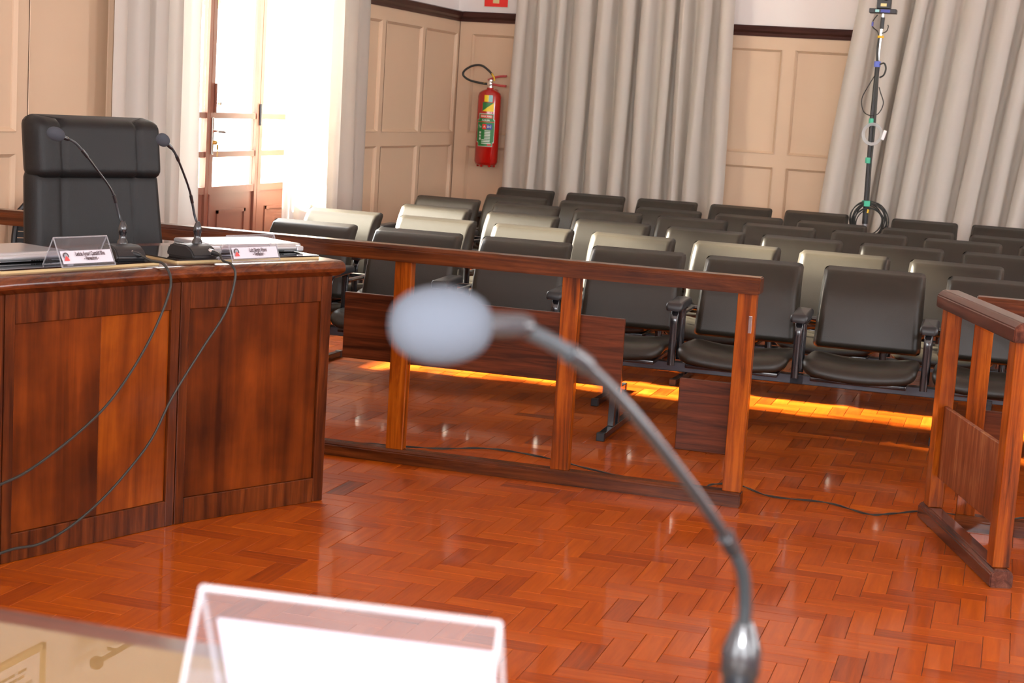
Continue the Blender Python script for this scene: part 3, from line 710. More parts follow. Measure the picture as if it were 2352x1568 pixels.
# travel A->E goes towards -Y; right of travel = (d.y,-d.x) -> towards -X, i.e. behind the desk
ext = (A-B).normalized()
ptop = [A+ext*0.02]+pathf[1:]
bm = BM()
n8 = 8
prof = [(0.62, DT-0.04), (0.62, DT)]
prof += [(-0.012-0.032*math.sin(a), DT-0.026+0.026*math.cos(a)) for a in [PI*0.62*i/n8 for i in range(n8+1)]]+[(-0.012, DT-0.052), (0.0, DT-0.056)]
extrude_profile(bm, prof, ptop); obj('desk_top', rel(bm, desk), M['deskT'], desk, True, 35)
nrm = []
for i in range(4):
    p, q = pathf[i], pathf[i+1]; d = (q-p).normalized(); inn = Vector((d.y, -d.x)); Lg = (q-p).length
    mt = Matrix(((d.x, inn.x, 0, p.x), (d.y, inn.y, 0, p.y), (0, 0, 1, 0), (0, 0, 0, 1)))
    def fbox(name, s0, s1, o0, o1, z0, z1, mat, bev=0.002, par=desk):
        bm = BM(); box(bm, s0, s1, o0, o1, z0, z1, bev, 1, mt); return obj(name, rel(bm, desk), mat, par)
    sw = 0.075
    fbox('stile', 0.0 if i == 0 else 0.002, 0.045 if i == 0 else sw*0.5, 0.0, 0.03, 0.0, DT-0.055, M['deskF'])
    fbox('stile', Lg-sw*0.5, Lg-0.002, 0.0, 0.03, 0.0, DT-0.055, M['deskF'])
    fbox('rail', 0.045 if i == 0 else sw*0.5, Lg-sw*0.5, 0.002, 0.03, DT-0.145, DT-0.055, M['deskF'])
    fbox('rail', 0.045 if i == 0 else sw*0.5, Lg-sw*0.5, 0.001, 0.03, 0.0, 0.085, M['deskF'])
    s0, s1 = (0.045 if i == 0 else sw*0.5)+0.001, Lg-sw*0.5-0.001
    if i == 1:
        sm = s0+(s1-s0)*0.46
        fbox('panel', s0, sm, 0.010, 0.028, 0.085, DT-0.145, M['deskO'])
        fbox('panel', sm, s1, 0.010, 0.028, 0.085, DT-0.145, M['deskZ'])
    else:
        fbox('panel', s0, s1, 0.010, 0.028, 0.085, DT-0.145, M['deskZ'])
d = (B-A).normalized(); inn = Vector((d.y, -d.x))
mt = Matrix(((d.x, inn.x, 0, A.x), (d.y, inn.y, 0, A.y), (0, 0, 1, 0), (0, 0, 0, 1)))
bm = BM(); box(bm, 0.002, 0.03, 0.031, 0.56, 0.0, DT-0.055, 0.002, 1, mt); obj('end_panel', rel(bm, desk), M['deskF'], desk)
bm = BM()
pin = off(pathf, 0.05)
extrude_profile(bm, [(0.0, DT-0.075), (0.50, DT-0.075), (0.50, DT-0.06), (0.0, DT-0.06)], pin); obj('under_shelf', rel(bm, desk), M['deskF'], desk)

# frames of the two desk segments in view: ex along the front (to the right in view), ey away from the front
def seg_frame(p, q):            # p far (right) end, q near (left) end
    ex = (p-q).normalized(); return q, ex, Vector((-ex.y, ex.x))
segR = seg_frame(A, B); segL = seg_frame(B, C_)
def on_seg(sg, s, o): q = sg[0]+sg[1]*s+sg[2]*o; return q
def seg_ang(sg): return math.atan2(sg[1].y, sg[1].x)

def desk_mat(label, c, a, w=0.60, h=0.40):
    t = thing('desk_mat', label, 'desk mat', (c.x, c.y, DT), a)
    bm = BM(); prism(bm, rrect(w, h, 0.008, 2), 0.0, 0.0075); obj('edge_board', bm, M['cork'], t)
    bm = BM(); prism(bm, rrect(w, h, 0.008, 2), 0.0077, 0.012); o = obj('glass_top', bm, M['black_glass'], t); o['label'] = 'black glass plate'
TM = DT+0.0122
desk_mat('black glass desk mat with pale edge under the left silver laptop', on_seg(segL, 0.32, 0.235), seg_ang(segL), 0.62)
desk_mat('black glass desk mat with pale edge under the right silver laptop', on_seg(segR, 0.31, 0.245), seg_ang(segR), 0.60)

def laptop(label, c, a, vents):
    t = thing('laptop', label, 'laptop', (c.x, c.y, TM), a)
    lo = [(0.006, 0.002), (0.001, 0.004), (0.0, 0.009), (0.0, 0.014), (0.003, 0.017)]
    bm = BM(); cushion(bm, 0.375, 0.255, 0.014, lo, None, 3); obj('base', bm, M['silver'], t, True, 50)
    bm = BM(); cushion(bm, 0.375, 0.252, 0.014, [(0.004, 0.0178), (0.0, 0.020), (0.0, 0.026), (0.004, 0.030), (0.012, 0.0312)], lambda u, v, d: (u, v+0.001, d), 3); obj('lid', bm, M['silver'], t, True, 50)
    bm = BM(); tube(bm, [(-0.155, -0.128, 0.016), (0.155, -0.128, 0.016)], 0.0095, 12); obj('hinge_barrel', bm, M['silver'], t, True, 50)
    for sx in (-1, 1):
        bm = BM(); box(bm, sx*0.157, sx*0.186, -0.137, -0.118, 0.004, 0.022, 0.004); obj('hinge_cap', bm, M['silver'], t)
    for k in range(9):
        bm = BM(); x = 0.03+k*0.009; box(bm, x, x+0.005, -0.1300, -0.1270, 0.0045, 0.0075); obj('vent', bm, M['black_plastic'], t)
    for sx in (-1, 1):
        for sy in (-1, 1):
            bm = BM(); lathe(bm, [(0.008, 0.0), (0.008, 0.003)], 10, Matrix.Translation((sx*0.15, sy*0.095, 0))); obj('foot', bm, M['black_plastic'], t)
laptop('closed silver laptop at the left edge, behind the left name plate', on_seg(segL, 0.19, 0.285), seg_ang(segL)-0.02, 0)
laptop('closed silver laptop on the desk end, lid shining white', on_seg(segR, 0.435, 0.285), seg_ang(segR)-0.06, 0)

# ------------------------------------------------------------------ name plates
def name_plate(label, o3, ax, w, H, half, lines, face=1):
    """A-frame of clear acrylic. Local x along the plate, y towards the back."""
    t = thing('name_plate', label, 'name plate', o3, ax)
    th = 0.0022
    def pane(sg):
        n = Vector((0, -sg*H, half)).normalized() * (1 if True else 1)
        bm = BM(); a = Vector((0, sg*half, 0)); b = Vector((0, 0, H)); up = (b-a).normalized()
        mt = frame2(a, (1, 0, 0), up); box(bm, -w/2, w/2, 0, (b-a).length, -th/2, th/2, 0, 1, mt); return bm, mt, (b-a).length
    for sg, nm in ((-1, 'front_pane'), (1, 'back_pane')):
        bm, mt, Lp = pane(sg); p = obj(nm, bm, M['acrylic'], t)
        e = BM()
        for x in (-w/2, w/2): box(e, x-0.0012, x+0.0012, 0, Lp, -th*0.7, th*0.7, 0, 1, mt)
        box(e, -w/2, w/2, -0.001, 0.0014, -th*0.7, th*0.7, 0, 1, mt)
        obj('edge', e, M['acrylic_edge'], p)
        # front pocket
        k = BM(); zf = (th*1.9) if sg < 0 else (-th*1.9)
        box(k, -w/2+0.004, w/2-0.004, 0.006, Lp*0.56, zf-0.0006, zf+0.0006, 0, 1, mt); obj('pocket', k, M['acrylic'], p)
    bm = BM(); tube(bm, [(-w/2, 0, H), (w/2, 0, H)], 0.0022, 8); obj('ridge', bm, M['acrylic_edge'], t, True)
    if lines is None:
        bm, mt, Lp = pane(1); k = BM(); box(k, -w/2+0.006, w/2-0.006, 0.004, Lp*0.76, -th*1.35-0.0002, -th*1.35+0.0002, 0, 1, mt)
        obj('name_card', k, M['paper'], t)
    else:
        bm, mt, Lp = pane(-1); bm.free(); h0, h1 = 0.010, Lp*0.53
        k = BM(); box(k, -w/2+0.006, w/2-0.006, h0, h1, th*1.3-0.0002, th*1.3+0.0002, 0, 1, mt); card = obj('name_card', k, M['paper'], t)
        zt = th*3.0
        for s, body in zip((0.70, 0.34), lines):
            bt = text_bm(body, 0.0185, 0.56, 0.0006, mtx=mt @ Matrix.Translation((0.012, h0+(h1-h0)*s, zt))); o = obj('lettering', bt, M['ink'], card)
        # crest: wreath, shield, ribbon
        cx, cy = -w/2+0.021, (h0+h1)/2+0.004
        k = BM(); lathe(k, [(0.0085, 0), (0.0085, 0.0002)], 16, mt @ Matrix.Translation((cx, cy, zt))); obj('crest', k, M['crest_grey'], card)
        k = BM()
        for j in range(9):
            a = math.radians(-20+j*27); box(k, -0.0022, 0.0022, -0.0022, 0.0022, 0, 0.0002, 0, 1, mt @ Matrix.Translation((cx+0.0085*math.cos(a), cy+0.0085*math.sin(a), zt)) @ Matrix.Rotation(a, 4, 'Z'))
        obj('crest_wreath', k, M['ink'], card)
        k = BM(); vs = [k.verts.new(mt @ Vector((cx+x, cy+y, zt+0.0004))) for x, y in ((-0.010, -0.016), (0.010, -0.016), (0.006, -0.006), (0.0, 0.0), (-0.006, -0.006))]; k.faces.new(vs)
        obj('crest_ribbon', k, M['crest_red'], card)
pc = (Vector((-2.70, 4.382))+Vector((-2.634, 4.576)))/2
ax = math.atan2(4.576-4.382, -2.634+2.70)
iL = Vector((-math.sin(ax), math.cos(ax)))
q = pc+iL*0.045
name_plate('clear acrylic name plate of a councilwoman, left of the first microphone', (q.x, q.y, TM), ax, 0.205, 0.085, 0.045, ('Letícia Arcari Castaldi Silva', '- Vereadora -'))
pc = (Vector((-2.426, 4.928))+Vector((-2.339, 5.128)))/2
ax = math.atan2(5.128-4.928, -2.339+2.426); iL = Vector((-math.sin(ax), math.cos(ax))); q = pc+iL*0.036+Vector((math.cos(ax), math.sin(ax)))*0.012
name_plate('clear acrylic name plate in front of the white-shining laptop', (q.x, q.y, TM), ax, 0.205, 0.082, 0.036, ('Luiz Sérgio Vizoni', '- Vereador -'))

# ------------------------------------------------------------------ gooseneck microphones
def microphone(label, base_c, base_a, zb, pts, head_len, head_r, rr=0.0042, scale=1.0):
    """pts: room points from collar to the head's rear end, last one = head centre."""
    t = thing('gooseneck_microphone', label, 'microphone', (base_c[0], base_c[1], zb), base_a)
    inv = Matrix.Translation((base_c[0], base_c[1], zb)) @ Matrix.Rotation(base_a, 4, 'Z'); inv = inv.inverted()
    P = [inv @ Vector(p) for p in pts]
    bm = BM()
    prof = [(-0.075, 0.0), (0.062, 0.0), (0.066, 0.012), (0.058, 0.034), (0.030, 0.044), (-0.035, 0.044), (-0.062, 0.030), (-0.078, 0.010)]
    lo = [bm.verts.new((-0.052, y, z)) for y, z in prof]; hi = [bm.verts.new((0.052, y, z)) for y, z in prof]
    for j in range(len(prof)): bm.faces.new((lo[j], lo[(j+1) % len(prof)], hi[(j+1) % len(prof)], hi[j]))
    bm.faces.new(lo[::-1]); bm.faces.new(hi)
    bmesh.ops.bevel(bm, geom=bm.edges[:], offset=0.005, segments=3, affect='EDGES', clamp_overlap=True)
    obj('base', bm, M['black_plastic'], t, True, 35)
    c = P[0]
    bm = BM(); lathe(bm, [(0.017, 0.040), (0.016, 0.052), (0.0115, 0.058), (0.0115, 0.076), (0.0135, 0.080), (0.0135, 0.096), (0.010, 0.106), (0.0055, 0.116)], 18, Matrix.Translation((c.x, c.y, 0))); col = obj('collar', bm, M['black_metal'], t, True, 50)
    neck = spline([(c.x, c.y, 0.108)]+P[1:-1], 7)
    n = len(neck)
    i1, i2 = int(n*0.34), int(n*0.72)
    bm = BM(); tube(bm, neck[:i1+1], rr, 12); obj('flexible_neck', bm, M['neck'], t, True)
    bm = BM(); tube(bm, neck[i1:i2+1], rr*0.86, 12); obj('rigid_neck', bm, M['black_metal'], t, True)
    bm = BM(); tube(bm, neck[i2:], rr, 12); obj('flexible_neck', bm, M['neck'], t, True)
    
    for i0 in (i1, i2):
        bm = BM(); tube(bm, [neck[i0-1], neck[i0], neck[i0+1]], rr*1.3, 12); obj('ferrule', bm, M['black_metal'], t, True)
    h = P[-1]; b = P[-2]; d = (h-b).normalized()
    m = frame2(h, d.orthogonal(), d.cross(d.orthogonal()))
    if (m.to_3x3() @ Vector((0, 0, 1))).dot(d) < 0: m = m @ Matrix.Rotation(PI, 4, 'X')
    hl = head_len/2
    pr = [(0.0008, -hl)]+[(head_r*math.sin(PI*k/14)**0.84, -hl*math.cos(PI*k/14)) for k in range(1, 14)]+[(0.0008, hl)]
    bm = BM(); lathe(bm, pr, 28, m); obj('foam_windscreen', bm, M['foam'], t, True, 180)
    bm = BM(); lathe(bm, [(rr*1.0, -hl-0.022), (rr*1.5, -hl-0.016), (rr*1.6, -hl+0.004)], 14, m); obj('capsule_ring', bm, M['black_metal'], t, True, 50)
    return t, m
def cable_part(pts, r, name, label, cat, mat):
    bm = BM(); tube(bm, spline(pts, 8), r, 8)
    o = obj(name, bm, mat, None, True); return tag(o, label, cat)
def connector(par, world_p, world_d):
    inv = (Matrix.Translation(par.location) @ Matrix.Rotation(par.rotation_euler.z, 4, 'Z')).inverted()
    p = inv @ Vector(world_p); q = inv @ (Vector(world_p)+Vector(world_d))
    d = (q-p).normalized()
    bm = BM(); tube(bm, [p, p+d*0.018], 0.0105, 14); obj('connector', bm, M['chrome'], par, True, 40)
    bm = BM(); tube(bm, [p+d*0.018, p+d*0.034, p+d*0.05], [0.0095, 0.0085, 0.005], 14); obj('cable_boot', bm, M['black_plastic'], par, True, 50)
aL, aR = seg_ang(segL), seg_ang(segR)
m1, _ = microphone('black gooseneck microphone on the desk in front of the tall chair', (-2.725, 4.765), aL-0.25, TM,
    [(-2.735, 4.79, 0.95), (-2.753, 4.795, 1.005), (-2.763, 4.765, 1.082), (-2.787, 4.70, 1.158), (-2.809, 4.625, 1.229), (-2.822, 4.580, 1.248), (-2.835, 4.546, 1.260)], 0.060, 0.0215)
m2, _ = microphone('black gooseneck microphone beside the white-shining laptop', (-2.588, 4.982), aR+0.05, TM,
    [(-2.585, 5.015, 0.95), (-2.600, 5.020, 1.005), (-2.605, 4.990, 1.085), (-2.609, 4.935, 1.163), (-2.613, 4.892, 1.214), (-2.620, 4.866, 1.236), (-2.632, 4.846, 1.254)], 0.046, 0.0205)
fr1 = on_seg(segL, 0, 0)
connector(m1, (-2.687, 4.742, TM+0.022), (0.8, 0.02, -0.1)); connector(m2, (-2.523, 4.985, TM+0.022), (0.9, -0.35, -0.1))
cable_part([(-2.640, 4.742, TM+0.018), (-2.600, 4.735, DT+0.016), (-2.545, 4.715, DT+0.012), (-2.505, 4.692, DT-0.03), (-2.50, 4.66, 0.766), (-2.515, 4.60, 0.661), (-2.535, 4.52, 0.56), (-2.56, 4.42, 0.465), (-2.60, 4.31, 0.385), (-2.64, 4.17, 0.317), (-2.66, 4.06, 0.29), (-2.70, 3.85, 0.27), (-2.76, 3.5, 0.30)], 0.0042,
    'microphone_cable', 'dark cable hanging from the first microphone down the desk front, upper one', 'cable', M['grey_rubber'])
cable_part([(-2.476, 4.966, TM+0.018), (-2.45, 4.940, DT+0.014), (-2.40, 4.900, DT+0.008), (-2.378, 4.885, DT-0.03), (-2.395, 4.86, 0.72), (-2.44, 4.79, 0.60), (-2.49, 4.70, 0.455), (-2.515, 4.62, 0.33), (-2.55, 4.53, 0.235), (-2.585, 4.44, 0.16), (-2.62, 4.33, 0.10), (-2.655, 4.22, 0.068), (-2.685, 4.10, 0.072), (-2.72, 3.9, 0.05), (-2.76, 3.6, 0.01)], 0.0042,
    'microphone_cable', 'dark cable hanging from the second microphone almost to the floor', 'cable', M['grey_rubber'])

# ------------------------------------------------------------------ chairs behind the desk
def star_base(t, mat, rad=0.30):
    bm = BM()
    for k in range(5):
        a = 2*PI*k/5+0.3; tube(bm, [(0.03*math.cos(a), 0.03*math.sin(a), 0.10), (rad*math.cos(a), rad*math.sin(a), 0.065)], [0.022, 0.014], 8)
    lathe(bm, [(0.035, 0.07), (0.035, 0.13)], 14); obj('star_base', bm, mat, t, True, 40)
    bm = BM(); lathe(bm, [(0.025, 0.12), (0.025, 0.30), (0.016, 0.301), (0.016, 0.40)], 14); obj('gas_column', bm, M['black_metal'], t, True, 40)
    for k in range(5):
        a = 2*PI*k/5+0.3; bm = BM(); mt = frame2((rad*math.cos(a), rad*math.sin(a), 0.027), (0, 0, 1), (math.cos(a), math.sin(a), 0)) 
        lathe(bm, [(0.020, -0.022), (0.027, -0.018), (0.027, 0.018), (0.020, 0.022)], 14, mt); box(bm, -0.006, 0.006, -0.006, 0.006, 0.02, 0.06, 0, 1, Matrix.Translation((rad*math.cos(a), rad*math.sin(a), 0.0))); obj('caster', bm, M['black_plastic'], t, True, 40)
ch_a = seg_ang(segR)+0.06
ch = thing('executive_chair', 'tall black leather executive chair with padded headrest behind the desk', 'chair', (-3.17, 5.43, 0), ch_a)
star_base(ch, M['black_plastic'])
# local: x across, y towards the back
def bk(yo, lean): return lambda u, v, d: (u, yo-d+0.035*(2*u/0.5)**2*-0.6, v)
def exec_fn(z0, wtop, wbot, h, y0, lean):
    def f(u, v, d):
        tv = v/h+0.5; sc = wbot+(wtop-wbot)*tv; x = u*sc
        seam = 0.0
        for sx in (-0.16, 0.16):
            seam = max(seam, math.exp(-((u-sx)/0.010)**2))
        dd = d-0.010*seam*(1 if d > 0.06 else 0)
        return (x, y0-dd+lean*(z0+v-0.5)-0.05*(2*u/0.52)**2*0.5*(1 if True else 0), z0+v)
    return f
lay = [(0.06, 0.0), (0.02, 0.004), (0.004, 0.02), (0.0, 0.04), (0.003, 0.065), (0.012, 0.084), (0.028, 0.098), (0.05, 0.105), (0.075, 0.108), (0.085, 0.108), (0.10, 0.109), (0.125, 0.110), (0.15, 0.110)]
obj('backrest', grid_pad(0.575, 0.66, 44, 34, 0.11, exec_fn(0.782, 0.965, 1.08, 0.66, 0.10, 0.12), 0.045), M['leather'], ch, True, 180)
def head_fn(u, v, d):
    seam = max(math.exp(-((u-sx)/0.010)**2) for sx in (-0.165, 0.165))*0.012*(1 if d > 0.05 else 0)
    vv = v*(1-0.0)-seam*(0.6 if v > 0.08 else 0)
    return (u, 0.085-d+0.12*(1.185+v-0.5)+seam-0.03*(2*u/0.5)**2*0.5, 1.180+vv)
obj('headrest', grid_pad(0.56, 0.232, 44, 20, 0.13, head_fn, 0.042), M['leather'], ch, True, 180)
def seatpad_fn(u, v, d): return (u, v-0.14, 0.40+d+0.01*(2*u/0.5)**2)
obj('seat', grid_pad(0.52, 0.52, 16, 16, 0.10, seatpad_fn, 0.05), M['leather'], ch, True, 180)
for s in (-1, 1):
    bm = BM(); tube(bm, spline([(s*0.20, -0.05, 0.42), (s*0.30, -0.08, 0.44), (s*0.30, -0.10, 0.60), (s*0.29, -0.05, 0.64), (s*0.29, 0.06, 0.64)], 5), 0.016, 10); a = obj('armrest', bm, M['black_plastic'], ch, True)
bm = BM(); box(bm, -0.10, 0.10, -0.22, 0.05, 0.37, 0.405, 0.01); tube(bm, spline([(0, 0.0, 0.39), (0, 0.13, 0.41), (0, 0.145, 0.55), (0, 0.13, 0.70)], 5), 0, flat=(0.09, 0.012, (1, 0, 0))); obj('mechanism', bm, M['black_metal'], ch)

c2 = thing('office_chair', 'black ribbed-back office chair behind the rail at the left edge', 'chair', (-4.07, 6.50, 0), 0.2)
star_base(c2, M['black_plastic'], 0.27)
bm = BM()
nb = 22
def c2_back(u, z): return (u, 0.20+0.09*((z-0.45)/0.45)-0.05*(2*u/0.5)**2, z+0.0)
def top_z(u): return 0.905-0.10*(2*u/0.5)**4-0.02*(2*u/0.5)**2
fr = [c2_back(-0.24, 0.50), c2_back(-0.245, 0.70)]+[c2_back(u, top_z(u)) for u in [-0.24+0.48*i/16 for i in range(17)]]+[c2_back(0.245, 0.70), c2_back(0.24, 0.50)]
tube(bm, fr, 0.014, 8); tube(bm, [c2_back(-0.24+0.48*i/8, 0.50) for i in range(9)], 0.014, 8); obj('back_frame', bm, M['black_plastic'], c2, True)
for k in range(13):
    z = 0.53+k*0.029; zz = z
    bm = BM(); pts = []
    for i in range(13):
        u = -0.235+0.47*i/12
        pts.append(c2_back(u, min(z, top_z(u)-0.008)))
    tube(bm, pts, 0, flat=(0.025, 0.006, (0, 0, 1))); obj('slat', bm, M['mesh_black'], c2, True, 40)
obj('seat', grid_pad(0.50, 0.48, 12, 12, 0.07, lambda u, v, d: (u, v-0.06, 0.42+d), 0.05), M['mesh_black'], c2, True, 180)
bm = BM(); tube(bm, spline([(0, 0.0, 0.40), (0, 0.17, 0.42), (0, 0.21, 0.52), (0, 0.235, 0.62)], 5), 0, flat=(0.07, 0.012, (1, 0, 0))); lathe(bm, [(0.06, 0.385), (0.10, 0.42)], 12); obj('mechanism', bm, M['black_metal'], c2)

# ------------------------------------------------------------------ fire extinguisher, sign
ex = thing('fire_extinguisher', 'red fire extinguisher with black hose loop hung on the panelled wall', 'fire extinguisher', (-4.062, 12.755, 0.925))
er = 0.0935
bm = BM(); lathe(bm, [(0.064, 0.0), (0.084, 0.008), (er, 0.028), (er, 0.540), (0.086, 0.568), (0.060, 0.588), (0.028, 0.600), (0.024, 0.612)], 40); obj('cylinder', bm, M['red_paint'], ex, True, 50)
bm = BM()
for k in range(6):
    a = 2*PI*k/6+0.2; lathe(bm, [(0.010, -0.012), (0.012, 0.006)], 8, Matrix.Translation((0.064*math.cos(a), 0.064*math.sin(a), 0)))
obj('foot_ring', bm, M['red_paint'], ex, True, 40)
bm = BM(); lathe(bm, [(0.022, 0.610), (0.022, 0.640), (0.018, 0.645), (0.018, 0.672), (0.010, 0.68)], 16); valve = obj('valve', bm, M['chrome'], ex, True, 40)
bm = BM(); lathe(bm, [(0.019, 0.0), (0.019, 0.012), (0.016, 0.014)], 18, frame2((0, -0.018, 0.642), (1, 0, 0), (0, 0, 1))); obj('pressure_gauge', bm, M['chrome'], ex, True, 40)
for zz, ups in ((0.672, 0.035), (0.648, -0.018)):
    bm = BM(); tube(bm, spline([(-0.02, 0, zz-0.004), (0.03, 0, zz+ups*0.55), (0.08, 0, zz+ups*0.9), (0.13, 0, zz+ups)], 5), 0, flat=(0.022, 0.018, (0, 1, 0))); obj('lever', bm, M['red_lever'], ex)
bm = BM(); hose = spline([(-0.022, -0.005, 0.640), (-0.07, -0.01, 0.642), (-0.17, -0.015, 0.66), (-0.225, -0.015, 0.695), (-0.215, -0.015, 0.735), (-0.15, -0.012, 0.775), (-0.08, -0.01, 0.78), (-0.02, -0.01, 0.745), (0.015, -0.01, 0.712)], 7)
tube(bm, hose, 0.0085, 10); obj('hose', bm, M['rubber'], ex, True)
bm = BM(); tube(bm, [(-0.016, 0, 0.640), (-0.055, -0.008, 0.6415)], 0.0095, 10); obj('hose_ferrule', bm, M['brass'], ex, True)
bm = BM(); tube(bm, [(0.008, -0.012, 0.722), (0.030, -0.012, 0.690), (0.034, -0.012, 0.665)], 0.007, 8); obj('safety_tag', bm, M['tape_yellow'], ex, True)
bm = BM(); box(bm, -0.03, 0.03, 0.085, 0.125, 0.50, 0.60, 0.004); obj('wall_bracket', bm, M['red_paint'], ex)
FA = -PI/2+0.16                              # label centre direction, facing the hall
def on_cyl(x, z, e): a = FA+1.13*x/er; return Vector(((er+e)*math.cos(a), (er+e)*math.sin(a), z))
def patch(name, x0, x1, z0, z1, mat, e, tri=None):
    bm = BM(); n = 10; cols = []
    for i in range(n+1):
        x = x0+(x1-x0)*i/n; za, zb = z0, z1
        if tri == 'lower': zb = z0+(z1-z0)*i/n
        cols.append((bm.verts.new(on_cyl(x, za, e)), bm.verts.new(on_cyl(x, zb, e))))
    for a, b in zip(cols, cols[1:]): bm.faces.new((a[0], b[0], b[1], a[1]))
    bmesh.ops.remove_doubles(bm, verts=bm.verts[:], dist=1e-6)
    return obj(name, bm, mat, ex, True)
o = patch('inspection_label', -0.025, 0.006, 0.500, 0.552, M['lab_yellow'], 0.0008); o = patch('inspection_label', 0.006, 0.034, 0.500, 0.552, M['lab_cyan'], 0.0008)
patch('class_label', -0.035, 0.045, 0.425, 0.495, M['lab_green'], 0.0008); patch('class_label', -0.035, 0.045, 0.425, 0.495, M['lab_yellow'], 0.0014, 'lower')
patch('main_label', -0.075, 0.060, 0.180, 0.362, M['lab_white'], 0.0008); patch('main_label', -0.060, 0.050, 0.150, 0.408, M['lab_white'], 0.0007)
patch('label_field', -0.072, 0.057, 0.184, 0.358, M['lab_green'], 0.0014); patch('label_field', -0.057, 0.047, 0.153, 0.404, M['lab_green'], 0.0013)
patch('label_field', -0.048, 0.040, 0.372, 0.398, M['lab_red'], 0.0018); patch('label_field', -0.072, 0.057, 0.340, 0.345, M['lab_red'], 0.0018)
patch('label_field', -0.028, 0.000, 0.285, 0.325, M['lab_red'], 0.0018); patch('label_field', 0.002, 0.040, 0.285, 0.325, M['lab_blue'], 0.0018)
patch('label_field', 0.012, 0.040, 0.158, 0.170, M['lab_red'], 0.0018)
for z in (0.270, 0.258, 0.246, 0.234, 0.222, 0.210, 0.198, 0.186, 0.172): patch('label_field', -0.030+(0.02 if z > 0.2 else 0), 0.030+0.02*((z*1000) % 3)/3, z, z+0.006, M['lab_white'], 0.0018)
for z in (0.250, 0.226, 0.202): patch('label_field', -0.050, -0.036, z, z+0.016, M['lab_white'], 0.0018)
def cyl_text(body, size, x, z, mat, xs=0.9, bold=0.0006):
    bt = text_bm(body, size, xs, bold, fn=lambda c: on_cyl(x+c.x, z+c.y, 0.0024)); obj('lettering', bt, mat, ex)
cyl_text('MAX FIRE', 0.020, -0.004, 0.385, M['lab_white']); cyl_text('ÁGUA', 0.020, -0.006, 0.355, M['lab_white'], 1.0); cyl_text('Te', 0.030, -0.048, 0.305, M['lab_white'], 0.8); cyl_text('A', 0.024, -0.013, 0.305, M['lab_white'])
cyl_text('B C', 0.024, 0.021, 0.305, M['lab_white'], 0.7)
sg = thing('extinguisher_sign', 'red square sign with pale pictogram above the fire extinguisher', 'sign', (-4.10, YN-0.001, 2.165))
bm = BM(); box(bm, -0.105, 0.105, -0.004, 0.0, 0.0, 0.21); obj('plate', bm, M['lab_white'], sg)
bm = BM(); box(bm, -0.097, 0.097, -0.0055, -0.0042, 0.008, 0.202); obj('red_field', bm, M['sign_red'], sg)
bm = BM(); box(bm, -0.026, 0.026, -0.0070, -0.0058, 0.035, 0.14); box(bm, -0.012, 0.012, -0.0070, -0.0058, 0.14, 0.165); box(bm, -0.045, 0.0, -0.0070, -0.0058, 0.155, 0.168); obj('pictogram', bm, M['sign_beige'], sg)

# ------------------------------------------------------------------ cable-wrapped pole
pl = thing('antenna_pole', 'tall pole wrapped in black cables and coloured tape, device on top', 'pole', (-1.012, 12.08, 0))
bm = BM(); lathe(bm, [(0.17, 0.0), (0.17, 0.012), (0.03, 0.03), (0.02, 0.10)], 24); obj('base', bm, M['black_metal'], pl, True, 40)
bm = BM(); tube(bm, [(0, 0, 0.05), (0.003, 0, 0.75)], 0.018, 14); obj('lower_pole', bm, M['silver'], pl, True)
bm = BM(); tube(bm, [(0.003, 0, 0.74), (-0.006, 0, 1.2), (-0.012, 0, 1.5), (-0.010, 0, 1.86)], [0.020, 0.019, 0.018, 0.016], 14); obj('wrapped_pole', bm, M['black_plastic'], pl, True)
bm = BM(); tube(bm, [(-0.010, 0, 1.85), (-0.004, 0, 2.205)], 0.011, 12); obj('upper_pole', bm, M['chrome'], pl, True)
bm = BM(); tube(bm, [(-0.004, 0, 2.10), (-0.003, 0, 2.18)], 0.014, 12); obj('clamp', bm, M['black_plastic'], pl, True)
for z, m in ((2.045, 'tape_yellow'), (1.857, 'tape_blue'), (1.46, 'tape_green'), (1.187, 'tape_green'), (0.885, 'tape_green')):
    x = -0.012+0.012*max(0, (1.2-z)) ; bm = BM(); lathe(bm, [(0.0225, -0.02 if z < 2 else -0.008), (0.0235, 0.0), (0.0225, 0.02 if z < 2 else 0.008)], 14, Matrix.Translation((x if z < 1.9 else -0.006, -0.001, z))); obj('tape_band', bm, M[m], pl, True, 60)
for k in range(3):
    bm = BM(); tube(bm, spline([(0.012+0.003*k, -0.017, 0.80), (0.010, -0.019, 1.1), (0.004+0.004*k, -0.018, 1.45), (0.006*k-0.012, -0.016, 1.8), (-0.022+0.003*k, -0.012, 1.95), (-0.018, -0.012, 2.04)], 6), 0.005, 8); obj('cable_run', bm, M['rubber'], pl, True)
bm = BM(); tube(bm, spline([(-0.018, -0.01, 2.04), (-0.03, -0.01, 2.08), (-0.065, -0.01, 2.11), (-0.068, -0.01, 2.15), (-0.04, -0.01, 2.195)], 6), 0.004, 8); obj('cable_run', bm, M['rubber'], pl, True)
bm = BM(); tube(bm, [(-0.070, -0.01, 2.115), (-0.068, -0.01, 2.145)], 0.007, 8); obj('cable_sleeve', bm, M['screen_blue'], pl, True)
bm = BM(); tube(bm, spline([(0.0, -0.01, 2.07), (0.03, -0.012, 2.085), (0.04, -0.012, 2.115), (0.035, -0.012, 2.13)], 6), 0.0035, 8); obj('cable_run', bm, M['rubber'], pl, True)
bm = BM(); tube(bm, spline([(0.005, -0.012, 1.855), (0.035, -0.014, 1.865), (0.05, -0.014, 1.83), (0.04, -0.014, 1.785), (0.012, -0.014, 1.765)], 6), 0.006, 8); obj('cable_run', bm, M['rubber'], pl, True)
